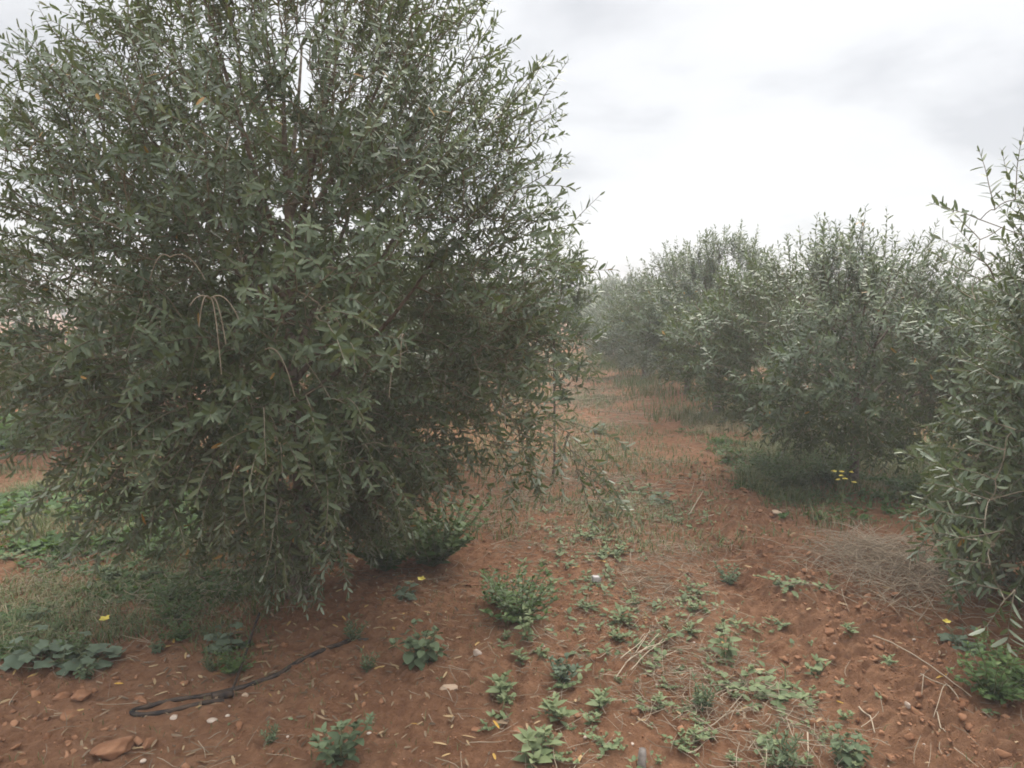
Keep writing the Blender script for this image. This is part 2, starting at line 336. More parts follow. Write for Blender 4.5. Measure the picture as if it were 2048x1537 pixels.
# ------------------------------------------------------------------ olive trees
def unit(v): v = np.asarray(v, float); return v / (np.linalg.norm(v) + 1e-12)
def olive(seed, H, prof, nshoot, trunk_r, fork=0.30, limbs=9, leaf=0.062, lw=0.275, far=False, shoot_len=(0.25, 0.48),
          lump=0.22, gap=-0.15, tips=(), leader=0.82, droop=1.0, inner=0.30, lean=(0, 0), step=0.023):
    """returns (trunk, twigs, crown) buffers about the tree's own base"""
    rg = np.random.default_rng(seed); rnd = rg.random
    tr, tw, cr_ = Buf(), Buf(), Buf()
    pz = np.array([p[0] for p in prof]); pr = np.array([p[1] for p in prof])
    def Rad(z, th):
        return np.interp(z, pz, pr) * (1 + lump * noise(np.cos(th) * 1.9 + 7 + seed, np.sin(th) * 1.9 + 3, z * 1.5, seed) + 0.5 * lump * noise(np.cos(th) * 5, np.sin(th) * 5, z * 4, seed + 9))
    nodes_p, nodes_r = [], []
    zt = np.linspace(-0.06, H * leader, 12)
    P = np.stack([lean[0] * zt / H + 0.035 * noise(zt * 1.7, zt * 0 + seed) * (zt > 0.1), lean[1] * zt / H + 0.035 * noise(zt * 1.7, zt * 0 + seed + 5) * (zt > 0.1), zt], 1)
    rr = trunk_r * np.interp(zt, [0, 0.08, fork * H, H * leader], [1.45, 1.08, 0.86, 0.10])
    tr.tube(P, rr, 4 if far else 10, 0.4)
    for p, r_ in zip(P, rr):
        if p[2] > fork * H: nodes_p.append(p); nodes_r.append(r_)
    for k in range(limbs):
        th = 2 * math.pi * (k + 0.35 * rnd()) / limbs * 1.618 * 1.0 + seed
        z0 = H * (fork + (0.62 - fork) * (k / limbs)); z1 = min(H * 0.93, z0 + H * (0.20 + 0.22 * rnd()))
        base = np.array([np.interp(z0, zt, P[:, 0]), np.interp(z0, zt, P[:, 1]), z0])
        q = 0.62 * float(Rad(np.array([z1]), np.array([th]))[0])
        end = np.array([P[-1, 0] * 0.6 + q * math.cos(th), P[-1, 1] * 0.6 + q * math.sin(th), z1])
        mid = base * 0.5 + end * 0.5 + np.array([0.1 * q * math.cos(th), 0.1 * q * math.sin(th), -0.03]) + rg.normal(0, 0.03, 3)
        t = np.linspace(0, 1, 7)[:, None]
        C = (1 - t) ** 2 * base + 2 * t * (1 - t) * mid + t * t * end
        r0 = trunk_r * 0.36; rl = np.linspace(r0, 0.006, 7)
        tr.tube(C, rl, 3 if far else 6, 0.5)
        for p, r_ in zip(C[1:], rl[1:]): nodes_p.append(p); nodes_r.append(r_)
    # shoot bases through the crown's volume, thicker towards the outside, in clumps with gaps
    S = []
    zz_ = np.linspace(pz[0], pz[-1], 200); wts = np.interp(zz_, pz, pr) ** 1.15 + 0.05; wts /= wts.sum()
    while len(S) < nshoot:
        m = 400
        z = rg.choice(zz_, m, p=wts); th = rnd(m) * 2 * math.pi; f = inner + (0.93 - inner) * rnd(m) ** 0.62
        rad = Rad(z, th) * f
        x = rad * np.cos(th) + lean[0] * z / H; y = rad * np.sin(th) + lean[1] * z / H
        ok = noise(x * 2.6 + 11, y * 2.6, z * 2.6, seed + 3) + 0.5 * noise(x * 6, y * 6, z * 6, seed + 4) > gap + 0.38 * smooth(0.55, 0.95, z / H) + 0.5 * (rnd(m) - 0.5)
        for a in np.nonzero(ok)[0]: S.append((x[a], y[a], z[a], f[a], th[a]))
    S = S[:nshoot]
    S = sorted(S, key=lambda s: s[3])
    jobs = [(np.array(s[:3]), s[4], s[3], None, None) for s in S]
    for tp in tips: jobs.append((np.array(tp[0]), 0, 1.0, (unit(tp[1]), tp[3] if len(tp) > 3 else 0.12), tp[2]))
    NP = np.zeros((len(nodes_p) + 4 * len(jobs) + 10, 3)); NR = np.zeros(len(NP)); nn = len(nodes_p)
    NP[:nn] = nodes_p; NR[:nn] = nodes_r
    LP, LD, LN, LL, LT = [], [], [], [], []
    for (bp, th, f, dirn, ln) in jobs:
        dd = NP[:nn] - bp; dist = np.linalg.norm(dd, axis=1) + 0.6 * np.maximum(NP[:nn, 2] - bp[2], 0) * (0.3 if bp[2] < 0.35 * H else 1.0)
        j = int(np.argmin(dist)); a = NP[j]
        mid = (a + bp) / 2 + np.array([0, 0, 0.10 * np.linalg.norm(bp - a)]) + rg.normal(0, 0.015, 3)
        t = np.linspace(0, 1, 4)[:, None]; C = (1 - t) ** 2 * a + 2 * t * (1 - t) * mid + t * t * bp
        r1 = min(NR[j] * 0.8, 0.0075); rl = np.linspace(r1, max(0.0028, r1 * 0.55), 4)
        tw.tube(C, rl, 3, 0.4)
        NP[nn:nn + 3] = C[1:]; NR[nn:nn + 3] = rl[1:]; nn += 3
        zr = bp[2] / H
        outw = np.array([math.cos(th), math.sin(th), 0.0])
        if dirn is None:
            up = np.interp(zr, [0.0, 0.22, 0.42, 0.68, 1.0], [-0.9, -0.35, 0.30, 1.0, 2.2])
            d0 = unit(outw * (0.35 + 0.75 * f) + np.array([0, 0, up]) + rg.normal(0, 0.38, 3))
            g = droop * np.interp(zr, [0, 0.35, 0.6, 1], [0.9, 0.75, 0.30, 0.05]) * (0.4 + rnd())
            ln = shoot_len[0] + (shoot_len[1] - shoot_len[0]) * rnd()
            if zr > 0.76 and rnd() < 0.30: ln *= 1.4; d0 = unit(d0 + [0, 0, 0.9])
        else: d0, g = dirn
        k = 7; pts = [bp]; d = d0.copy()
        for q in range(k):
            d = unit(d + np.array([0, 0, -g / k]) + rg.normal(0, 0.05, 3)); pts.append(pts[-1] + d * ln / k)
        pts = np.array(pts)
        if pts[:, 2].min() < 0.10: pts[:, 2] = np.maximum(pts[:, 2], 0.10 + 0.05 * rnd())
        tw.tube(pts, np.linspace(0.0030, 0.0011, k + 1), 3, 0.8)
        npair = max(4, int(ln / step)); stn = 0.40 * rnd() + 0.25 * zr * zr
        s = (np.arange(npair) + 0.5 + 0.2 * rg.normal(size=npair)) / npair
        s = np.clip(s, 0.02, 1.0) ** 0.9
        roll = rnd() * 6.28
        idx = s * k; i0 = np.minimum(idx.astype(int), k - 1); fr = (idx - i0)[:, None]
        pp = pts[i0] * (1 - fr) + pts[i0 + 1] * fr; tt = pts[i0 + 1] - pts[i0]; tt /= np.linalg.norm(tt, axis=1, keepdims=True)
        ref = np.array([0.2, 0.1, 1.0]) if abs(d0[2]) < 0.85 else outw + np.array([0.01, 0.02, 0])
        A = np.cross(tt, ref); A /= np.linalg.norm(A, axis=1, keepdims=True) + 1e-9; Bv = np.cross(A, tt)
        ph = roll + np.arange(npair) * (math.pi / 2) + rg.normal(0, 0.35, npair)
        for sgn in (1, -1):
            keep = rnd(npair) > 0.10
            sd = sgn * (np.cos(ph)[:, None] * A + np.sin(ph)[:, None] * Bv)
            an = np.interp(s, [0, 0.8, 1], [1.15, 0.95, 0.45])[:, None] + rg.normal(0, 0.22, (npair, 1))
            ld = np.cos(an) * tt + np.sin(an) * sd + np.array([0, 0, -0.10]) + rg.normal(0, 0.08, (npair, 3))
            nr = tt * np.sin(an) - sd * np.cos(an) * 0.9 + np.array([0, 0, 0.55]) + rg.normal(0, 0.25, (npair, 3))
            le = leaf * np.interp(s, [0, 0.25, 0.75, 1], [0.85, 1.05, 1.0, 0.5]) * (0.62 + 0.66 * rnd(npair))
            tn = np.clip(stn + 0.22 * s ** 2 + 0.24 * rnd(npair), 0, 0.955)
            tn = np.where(rnd(npair) < 0.0022, 1.0, tn) if not far else tn
            LP.append(pp[keep]); LD.append(ld[keep]); LN.append(nr[keep]); LL.append(le[keep]); LT.append(tn[keep])
    LP, LD, LN, LL, LT = map(np.concatenate, (LP, LD, LN, LL, LT))
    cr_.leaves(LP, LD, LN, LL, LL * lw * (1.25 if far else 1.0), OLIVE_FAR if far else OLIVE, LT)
    return tr, tw, cr_

def plant_tree(bufs, loc, far=False):
    root = empty('olive_tree', loc)
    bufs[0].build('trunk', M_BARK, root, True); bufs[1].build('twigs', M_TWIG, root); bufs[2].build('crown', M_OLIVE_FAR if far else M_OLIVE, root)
    return root
def copy_thing(src, loc, rz=0.0, s=1.0):
    r = src.copy(); COL.objects.link(r); r.location = loc; r.rotation_euler = (0, 0, rz); r.scale = (s, s, s) if np.isscalar(s) else s
    for k_ in ('label', 'category', 'group', 'kind'):
        if k_ in r: del r[k_]
    for c in list(src.children):
        d = c.copy(); COL.objects.link(d); d.parent = r
        for g in list(c.children):
            q = g.copy(); COL.objects.link(q); q.parent = d
    return r

# the big tree over the irrigation hose
TX, TY = -1.14, 3.95; TZ = hz(TX, TY)
def rel(px, py, Yd): return at(px, py, Yd) - np.array([TX, TY, TZ])
def spike(px0, py0, px1, py1, Yd, tx=TX, ty=TY, tz=TZ, dY=0.0):
    o_ = np.array([tx, ty, tz]); a = at(px0, py0, Yd) - o_; c = at(px1, py1, Yd + dY) - o_
    return (a, c - a, float(np.linalg.norm(c - a)))
tips = [spike(960, 330, 1140, 345, 4.0), spike(1000, 300, 1135, 265, 4.2), spike(980, 260, 1128, 185, 4.0), spike(950, 210, 1020, 90, 4.1),
        spike(830, 150, 895, 15, 3.9), spike(850, 200, 935, 70, 4.1), spike(990, 440, 1118, 465, 4.0), spike(960, 520, 1085, 500, 4.1),
        spike(90, 230, 85, 35, 3.9), spike(150, 220, 120, 55, 4.1), spike(20, 260, 35, 105, 3.9), spike(300, 200, 215, 40, 3.9),
        spike(330, 150, 290, 10, 4.0), spike(1000, 640, 1085, 570, 3.7), spike(990, 700, 1110, 640, 3.5), spike(960, 480, 1090, 545, 3.9),
        spike(1000, 790, 1140, 700, 3.3), spike(1000, 820, 1150, 770, 3.4), spike(1010, 850, 1145, 830, 3.2), spike(900, 120, 985, 150, 4.2),
        spike(1000, 380, 1110, 390, 4.2), spike(1020, 330, 1145, 310, 4.1), spike(1010, 210, 1100, 150, 4.2), spike(1030, 250, 1130, 225, 4.1),
        spike(150, 200, 190, 60, 4.0), spike(10, 330, 10, 190, 4.1), spike(440, 120, 430, -60, 3.9), spike(700, 120, 730, -60, 4.0)]
rq = random.Random(17)
for q in range(60):                      # pale young sprays on the side next to the path
    px_, py_ = rq.uniform(960, 1070), rq.uniform(560, 900); a_ = rq.uniform(-1.2, 0.6)
    tips.append(spike(px_, py_, px_ + 85 * math.cos(a_), py_ + 85 * math.sin(a_), rq.uniform(3.2, 3.7)))
# long sprays that lean down over the path
for (x0, y0, x1, y1, Yd) in ((1100, 850, 1210, 1000, 3.7), (1080, 900, 1050, 1070, 3.7), (1110, 870, 1095, 1010, 3.6), (1150, 930, 1235, 1060, 3.7),
                             (1040, 860, 1040, 1020, 3.5), (980, 900, 990, 1040, 3.5), (1170, 960, 1190, 1090, 3.75), (640, 1020, 655, 1190, 3.35), (700, 980, 690, 1170, 3.3),
                             (560, 1060, 560, 1225, 3.4), (600, 1040, 600, 1210, 3.35), (520, 1000, 500, 1150, 3.4), (330, 1000, 290, 1150, 3.4), (200, 1010, 150, 1130, 3.4),
                             (240, 1000, 235, 1170, 3.3), (120, 960, 70, 1090, 3.5), (620, 1080, 560, 1200, 3.45), (440, 990, 455, 1130, 3.4), (760, 960, 770, 1090, 3.4), (860, 920, 870, 1050, 3.4)):
    a_, d_, l_ = spike(x0, y0, x1, y1, Yd); lift_ = np.array([0.22 if x1 >= x0 else -0.15, -0.10, 0.55]) * l_
    tips.append((a_ - d_ * 0.1, d_ + lift_, l_ * 1.15, 1.0))
    for q in range(2):
        jx, jy = random.Random(x0 + y1 + q).uniform(-30, 30), random.Random(x1 + y0 + q).uniform(-25, 25)
        a_, d_, l_ = spike(x0 + jx, y0 + jy, x1 + jx * 1.3, y1 + jy - 20, Yd + 0.06 * (q + 1)); tips.append((a_ - d_ * 0.1, d_ + lift_ * random.Random(x0 + q).uniform(0.5, 1.3), l_ * 1.1, 0.9))
MAIN_PROF = [(0.30, 0.34), (0.5, 0.58), (0.75, 0.92), (1.0, 1.20), (1.3, 1.38), (1.8, 1.36), (2.3, 1.24), (2.7, 1.06), (3.0, 0.84), (3.25, 0.58), (3.5, 0.2)]
mb = olive(11, 3.5, MAIN_PROF, 4700, 0.046, fork=0.26, limbs=12, leaf=0.051, shoot_len=(0.14, 0.36), tips=tips, lean=(0.02, 0.05), gap=-0.22, inner=0.16)
big = plant_tree(mb, (TX, TY, TZ))
tag(big, 'big dense olive tree with hanging lower sprays, standing behind the black irrigation hose', 'olive tree')
# bare arched twigs left from old prunings, hanging in the front of the crown
def arcs(start, ends, r0=0.0026, sag=0.06):
    bb = Buf(); rg = np.random.default_rng(len(ends) + 3)
    for e_ in ends:
        a = np.array(start); c = np.array(e_); mid = a * 0.45 + c * 0.55; mid[2] = max(a[2], c[2]) + sag * 0.4 + 0.02 * rg.random()
        t = np.linspace(0, 1, 10)[:, None]; C = (1 - t) ** 2 * a + 2 * t * (1 - t) * mid + t * t * c
        bb.tube(C, np.linspace(r0, 0.0016, 10), 5, 0.6)
    return bb
def rels(pts, Yd): return [rel(x, y, Yd) for x, y in pts]
fan = arcs(rel(420, 598, 2.72), rels([(380, 612), (398, 655), (443, 750), (452, 690), (478, 640)], 2.68))
fan.build('bare_twig', M_BARE, big)
for st, en, Yd in (((808, 672), [(778, 795), (800, 740)], 2.85), ((340, 515), [(300, 560), (410, 560)], 2.85),
                   ((530, 700), [(590, 795)], 2.75), ((1060, 850), [(1200, 1000), (1130, 930)], 3.25)):
    arcs(rel(*st, Yd), rels(en, Yd - 0.03), 0.0022).build('bare_twig', M_BARE, big)

# the tree at the frame's edge
T2 = (2.90, 3.55); z2 = hz(*T2)
t2 = [spike(px0, py0, px1, py1, Yd, T2[0], T2[1], z2) for (px0, py0, px1, py1, Yd) in (
    (1960, 440, 1858, 388, 3.5), (1990, 420, 1960, 300, 3.5), (2030, 400, 2035, 250, 3.5), (1960, 480, 1890, 400, 3.6), (1960, 520, 1880, 460, 3.4), (1990, 560, 1920, 440, 3.5),
    (1960, 560, 1870, 500, 3.5), (1950, 600, 1885, 560, 3.4), (1980, 1000, 1850, 960, 2.9), (1970, 1040, 1845, 1010, 2.8), (1960, 1010, 1860, 880, 3.0), (1990, 1090, 1845, 1050, 2.75),
    (1980, 1130, 1860, 1110, 2.7), (2000, 1180, 1900, 1150, 2.7), (1990, 960, 1900, 930, 2.9), (2010, 1200, 1950, 1270, 2.6), (2030, 1180, 2010, 1300, 2.6), (2010, 900, 1930, 880, 2.9),
    (2020, 680, 1930, 610, 3.3), (2000, 760, 1900, 700, 3.3), (2030, 860, 1960, 830, 2.9), (2010, 1060, 1880, 1080, 2.65))]
b2 = olive(23, 2.3, [(0.12, 0.45), (0.3, 0.76), (0.6, 0.84), (0.9, 0.76), (1.15, 0.60), (1.6, 0.58), (1.85, 0.52), (2.05, 0.40), (2.2, 0.26), (2.3, 0.10)], 1500, 0.042, leaf=0.058, shoot_len=(0.16, 0.36), tips=t2, gap=-0.1)
tag(plant_tree(b2, (T2[0], T2[1], z2)), 'olive tree cut off by the frame edge, its low sprays beside the dry brush heap', 'olive tree')

# two middle-distance trees of their own, then three shapes copied down the rows
PROF_A = [(0.38, 0.45), (0.7, 1.0), (1.1, 1.30), (1.45, 1.30), (1.7, 1.05), (1.9, 0.75), (2.1, 0.2)]
PROF_B = [(0.45, 0.45), (0.75, 1.0), (1.15, 1.25), (1.5, 1.10), (1.75, 0.78), (2.0, 0.55), (2.2, 0.42), (2.4, 0.15)]
PROF_C = [(0.35, 0.55), (0.7, 1.10), (1.1, 1.35), (1.45, 1.20), (1.7, 0.85), (1.9, 0.5), (2.05, 0.15)]
x3, y3 = 2.88, 6.4
t3 = [spike(a_, b_, c_, d_, Yd, x3, y3, hz(x3, y3)) for (a_, b_, c_, d_, Yd) in ((1770, 520, 1775, 415, 6.4), (1800, 540, 1822, 470, 6.3), (1650, 500, 1650, 425, 6.4), (1600, 520, 1605, 455, 6.5),
      (1750, 560, 1835, 515, 6.2), (1790, 570, 1850, 520, 6.2), (1700, 500, 1705, 440, 6.4), (1540, 560, 1525, 500, 6.4), (1740, 520, 1745, 450, 6.5), (1580, 540, 1570, 470, 6.5))]
tag(plant_tree(olive(31, 1.92, [(0.40, 0.50), (0.65, 1.05), (0.95, 1.42), (1.3, 1.48), (1.55, 1.22), (1.75, 0.85), (1.92, 0.40)], 2500, 0.038, fork=0.30, leaf=0.057, tips=t3, shoot_len=(0.14, 0.32), lump=0.3), (x3, y3, hz(x3, y3))),
    'broad olive tree rising from a red soil mound behind the yellow flowering weed', 'olive tree')
x4, y4 = 2.72, 10.2
tag(plant_tree(olive(37, 2.3, [(0.85, 0.45), (1.0, 1.0), (1.2, 1.45), (1.45, 1.42), (1.7, 1.05), (1.95, 0.66), (2.12, 0.48), (2.28, 0.15)], 1900, 0.045, fork=0.34, leaf=0.066, lw=0.24, shoot_len=(0.14, 0.32), lump=0.35, step=0.024), (x4, y4, hz(x4, y4))),
    'olive tree with twin crown tufts on a slim bare trunk standing in dry grass', 'olive tree')
xs, ys = 0.37, 7.0
ts = [spike(1125, 600, 1150, 450, 7.0, xs, ys, hz(xs, ys)), spike(1130, 590, 1180, 505, 7.0, xs, ys, hz(xs, ys)), spike(1125, 610, 1185, 550, 6.9, xs, ys, hz(xs, ys)), spike(1120, 620, 1090, 560, 7.0, xs, ys, hz(xs, ys)),
      spike(1122, 640, 1165, 590, 7.0, xs, ys, hz(xs, ys))]
tag(plant_tree(olive(41, 2.0, [(0.75, 0.15), (1.0, 0.34), (1.4, 0.38), (1.8, 0.22), (2.0, 0.06)], 170, 0.010, fork=0.42, limbs=5, leaf=0.075, tips=ts, shoot_len=(0.2, 0.35), leader=0.95, gap=-0.6), (xs, ys, hz(xs, ys))),
    'slender young olive with one tall leafy leader, standing by itself at the path', 'olive tree')

mid_a = olive(51, 2.4, PROF_B, 1100, 0.045, fork=0.32, leaf=0.072, lw=0.26, far=True, shoot_len=(0.16, 0.34), lump=0.35, step=0.028)
mid_b = olive(53, 2.1, PROF_A, 1100, 0.045, fork=0.30, leaf=0.072, lw=0.26, far=True, shoot_len=(0.16, 0.34), lump=0.32, step=0.028)
mid_c = olive(57, 2.05, PROF_C, 1100, 0.045, fork=0.30, leaf=0.072, lw=0.26, far=True, shoot_len=(0.16, 0.34), lump=0.35, step=0.028)
protos = []
rt = random.Random(5)
def row_tree(x, y, s=1.0, which=None):
    k = which if which is not None else rt.randrange(3)
    loc = (x, y, hz(x, y)); 
    if k >= len(protos) or protos[k] is None:
        while len(protos) <= k: protos.append(None)
        protos[k] = plant_tree((mid_a, mid_b, mid_c)[k], loc, True); r = protos[k]
        r.rotation_euler = (0, 0, rt.random() * 6.28); r.scale = (s * 1.18, s * 1.18, s); return r
    w_ = s * rt.uniform(0.98, 1.14); return copy_thing(protos[k], loc, rt.random() * 6.28, (w_, w_, s * rt.uniform(0.92, 1.08)))
named = [
    (2.95, 13.0, 0.95, 0, 'olive tree right behind the one with twin tufts, its crown merging into it'),
    (2.72, 15.8, 0.88, 2, 'rounded olive tree on a thin trunk in green weeds where the path narrows'),
    (row_x(ROW_L, 7.1) - 0.45, 7.1, 0.98, 1, 'pale green olive tree directly behind the big dense olive tree, beside the path'),
    (row_x(ROW_L - ROW_STEP, 8.8), 8.8, 1.02, 2, 'olive tree beyond the bright green clover, seen past the edge of the big olive tree'),
]
for (x, y, s, k, lab) in named: tag(row_tree(x, y, s, k), lab, 'olive tree')
for d in (19.4, 22.5, 25.6, 28.8, 32, 35.2, 38.5, 42, 46, 51):
    tag(row_tree(float(row_r(d)) + rt.uniform(-.2, .2), d, rt.uniform(0.88, 1.05)), 'distant olive tree merging into the hazy grey green row right of the path', 'olive tree', 'olive trees fading along the row right of the path')
for d in (8.6, 11.8, 14.9, 18.2, 21.3, 24.6, 28, 32, 37):
    tag(row_tree(row_x(ROW_R + ROW_STEP, d) + rt.uniform(-.2, .2), d, rt.uniform(0.85, 0.98)), 'hazy olive tree in the row behind the trees that line the path', 'olive tree', 'olive trees in the second row right of the path')
for d in (15.5, 18.8, 22, 25.5, 29, 34):
    tag(row_tree(row_x(ROW_R + 2 * ROW_STEP, d) + rt.uniform(-.2, .2), d, rt.uniform(0.85, 0.98)), 'faint olive tree in the farthest row right of the path', 'olive tree', 'olive trees in the third row right of the path')
for d in (11.0, 14.2, 17.5, 20.7, 24, 28, 33, 39, 46):
    tag(row_tree(row_x(ROW_L, d) - 0.6 + rt.uniform(-.15, .15), d, rt.uniform(0.85, 0.98)), 'olive tree farther down the row of the big dense olive tree, mostly hidden by it', 'olive tree', 'olive trees down the row behind the big tree')
for d in (12.2, 15.5, 19):
    tag(row_tree(row_x(ROW_L - ROW_STEP, d), d, rt.uniform(0.9, 1.05)), 'olive tree glimpsed through the crown of the big dense olive tree', 'olive tree', 'olive trees in the row beyond the clover')

# far wood on the horizon: reads as one mass
fw = Buf(); rg = np.random.default_rng(77)
for k in range(230):
    x = rg.uniform(-110, 130); y = rg.uniform(62, 100); hgt = rg.uniform(2.3, 3.9); rad = rg.uniform(1.4, 2.4)
    m = 330; u = rg.normal(size=(m, 3)); u /= np.linalg.norm(u, axis=1, keepdims=True); rr = rg.random(m) ** 0.4
    P = np.stack([x + u[:, 0] * rad * rr, y + u[:, 1] * rad * rr, hgt * 0.55 + u[:, 2] * rr * hgt * 0.5], 1)
    fw.leaves(P, rg.normal(size=(m, 3)), rg.normal(size=(m, 3)) + [0, 0, 1], 0.5, 0.34, OLIVE_FAR, 0.2 + 0.6 * rg.random(m))
    fw.tube([(x, y, -0.1), (x, y, hgt * 0.5)], [0.12, 0.08], 4, 0.2)
tag(fw.build('far_woodland', M_OLIVE_FAR), 'hazy line of trees closing the grove on the horizon', 'woodland', kind='stuff')

# ------------------------------------------------------------------ ground vegetation that nobody could count
def blades(rg, x, y, hgt, wid, lean, tone, buf):
    m = len(x); z = height(x, y) - 0.004; a = rg.random(m) * 6.283; ln = lean * (0.3 + rg.random(m))
    d = np.stack([np.cos(a), np.sin(a), np.zeros(m)], 1); s = np.stack([-np.sin(a), np.cos(a), np.zeros(m)], 1)
    b0 = np.stack([x, y, z], 1); up = np.array([0, 0, 1.0])
    P1 = b0 + d * (ln * hgt * 0.30)[:, None] + up * (hgt * 0.55)[:, None]; P2 = b0 + d * (ln * hgt)[:, None] + up * (hgt * (1 - 0.35 * np.minimum(ln, 1.6)))[:, None]
    wv = (wid * np.ones(m))[:, None] * s
    V = np.stack([b0 - wv, b0 + wv, P1 + wv * 0.75, P1 - wv * 0.75, P2], 1).reshape(-1, 3); o = np.arange(m)[:, None] * 5
    buf.add(V, [o + np.array([[0, 1, 2, 3]]), o + np.array([[3, 2, 4]])], np.repeat(tone, 5))
def scatter(rg, n, x0, x1, y0, y1, dens):
    X_, Y_ = [], []
    tot = 0
    while tot < n:
        x = rg.uniform(x0, x1, 4000); y = y0 + (y1 - y0) * rg.random(4000); p = dens(x, y)
        k = rg.random(4000) < p; X_.append(x[k]); Y_.append(y[k]); tot += int(k.sum()) + 1
    return np.concatenate(X_)[:n], np.concatenate(Y_)[:n]
def edge(v, a, w_): return smooth(a - w_, a + w_, v)
rg = np.random.default_rng(101)
def strip_r(x, y):
    c = row_x(ROW_R, y); e_ = 0.14 * noise(x * 3, y * 3, 0, 61) + 0.10 * noise(y * 1.3, y * 0, 0, 62)
    near = smooth(5.15, 5.7, y + 0.35 * (x - 2.0) + e_)
    return edge(x, c - 0.86 + e_, 0.10) * edge(-x, -(c + 1.5), 0.3) * near * np.clip(0.60 + 0.8 * noise(x * 1.6, y * 1.6, 0, 63), 0.08, 1)
g = Buf()
x, y = scatter(rg, 34000, 1.4, 5.5, 5.0, 10.5, strip_r)
blades(rg, x, y, (0.04 + 0.16 * rg.random(len(x))) * np.clip(0.75 + 0.8 * noise(x * 1.9, y * 1.9, 0, 76), 0.3, 1.3), 0.0032, 1.1, np.clip(0.18 + 0.60 * rg.random(len(x)) + 0.30 * smooth(7.2, 9.5, y) + 0.28 * noise(x * 1.7, y * 1.7, 0, 77), 0, 1), g)
x, y = scatter(rg, 26000, 1.6, 9.5, 10, 30, lambda x, y: edge(x, row_r(y) - 0.90 + 0.2 * noise(x * 2, y * 2, 0, 61), 0.25) * np.clip(0.5 + 0.9 * noise(x * 0.9, y * 0.9, 0, 64), 0.1, 1))
blades(rg, x, y, rg.uniform(0.08, 0.26, len(x)), 0.0055, 0.8, np.clip(0.14 + 0.6 * rg.random(len(x)) + 0.25 * noise(x, y, 0, 65), 0, 1), g)
x, y = scatter(rg, 16000, 3.5, 14, 5.5, 16, lambda x, y: np.clip(0.4 + 0.9 * noise(x * 0.9, y * 0.9, 0, 66), 0.05, 1))
blades(rg, x, y, rg.uniform(0.06, 0.24, len(x)), 0.005, 0.8, np.clip(0.35 + 0.6 * rg.random(len(x)), 0, 1), g)
tag(g.build('grass', M_GRASS), 'green and straw coloured grass strip under the row right of the path', 'grass', kind='stuff')
g = Buf()
def patch_l(x, y):
    e_ = 0.16 * noise(x * 3, y * 3, 0, 71)
    return edge(-x, 1.22 + e_, 0.12) * edge(y, 3.42 + e_ * 0.9 + 0.10 * (x + 2), 0.08) * np.clip(0.7 + 0.9 * noise(x * 2, y * 2, 0, 72), 0.12, 1)
x, y = scatter(rg, 38000, -5.2, -0.95, 3.1, 7.5, patch_l)
blades(rg, x, y, 0.025 + 0.10 * rg.random(len(x)) * np.clip(0.55 + 0.8 * noise(x * 1.5, y * 1.5, 0, 75), 0.15, 1), 0.0024, 1.4, np.clip(0.08 + 0.74 * rg.random(len(x)) + 0.22 * noise(x * 2, y * 2, 0, 73), 0, 1), g)
x, y = scatter(rg, 9000, -14, -1.6, 7, 26, lambda x, y: np.clip(0.4 + 0.9 * noise(x * 0.7, y * 0.7, 0, 74), 0.05, 1))
blades(rg, x, y, rg.uniform(0.06, 0.22, len(x)), 0.005, 0.8, np.clip(0.25 + 0.6 * rg.random(len(x)), 0, 1), g)
tag(g.build('grass', M_GRASS), 'tangled weedy grass under and past the big dense olive tree', 'grass', kind='stuff')

def rosettes(rg, x, y, size, k, buf, tpl=OVATE, rise=0.5, wr=0.55, tone0=0.2, tone1=0.7):
    m = len(x); z = height(x, y); s_ = np.repeat(size, k); a = rg.random(m * k) * 6.283; el = rise * rg.random(m * k)
    P = np.stack([np.repeat(x, k), np.repeat(y, k), np.repeat(z, k) + s_ * 0.5 * rg.random(m * k)], 1)
    d = np.stack([np.cos(a) * np.cos(el), np.sin(a) * np.cos(el), np.sin(el)], 1); P = P + d * (s_ * 0.25)[:, None]
    nr = np.stack([-np.cos(a) * np.sin(el), -np.sin(a) * np.sin(el), np.cos(el)], 1) + rg.normal(0, 0.25, (m * k, 3))
    ln = s_ * (0.6 + 0.6 * rg.random(m * k))
    buf.leaves(P, d, nr, ln, ln * wr, tpl, np.clip(tone0 + (tone1 - tone0) * rg.random(m * k), 0, 1))
# bright clover beyond the left edge and round the lush bush
g = Buf()
x, y = scatter(rg, 4200, -8.6, -4.2, 8.2, 10.6, lambda x, y: edge(-x, 5.0 + 0.3 * noise(x * 2, y * 2, 0, 81), 0.3) * np.clip(0.6 + 0.7 * noise(x * 1.5, y * 1.5, 0, 82), 0.05, 1))
rosettes(rg, x, y, rg.uniform(0.05, 0.11, len(x)), 5, g, ROUND, 0.9, 0.8)
x, y = scatter(rg, 1500, -4.2, -2.2, 4.8, 6.6, lambda x, y: np.clip(0.4 + 0.8 * noise(x * 1.7, y * 1.7, 0, 83), 0, 1))
rosettes(rg, x, y, rg.uniform(0.03, 0.07, len(x)), 5, g, ROUND, 0.9, 0.8, 0.1, 0.6)
x, y = scatter(rg, 2600, -3.4, -1.0, 3.2, 4.9, lambda x, y: patch_l(x, y) * np.clip(0.45 + 1.0 * noise(x * 2.4, y * 2.4, 0, 84), 0, 1))
rosettes(rg, x, y, rg.uniform(0.016, 0.034, len(x)), 5, g, ROUND, 0.9, 0.8, 0.0, 0.5)
x, y = scatter(rg, 2600, 1.5, 4.2, 5.3, 9.5, lambda x, y: strip_r(x, y) * np.clip(0.45 + 1.0 * noise(x * 2.4, y * 2.4, 0, 85), 0, 1))
rosettes(rg, x, y, rg.uniform(0.03, 0.06, len(x)), 5, g, OVATE, 1.0, 0.5, 0.0, 0.6)
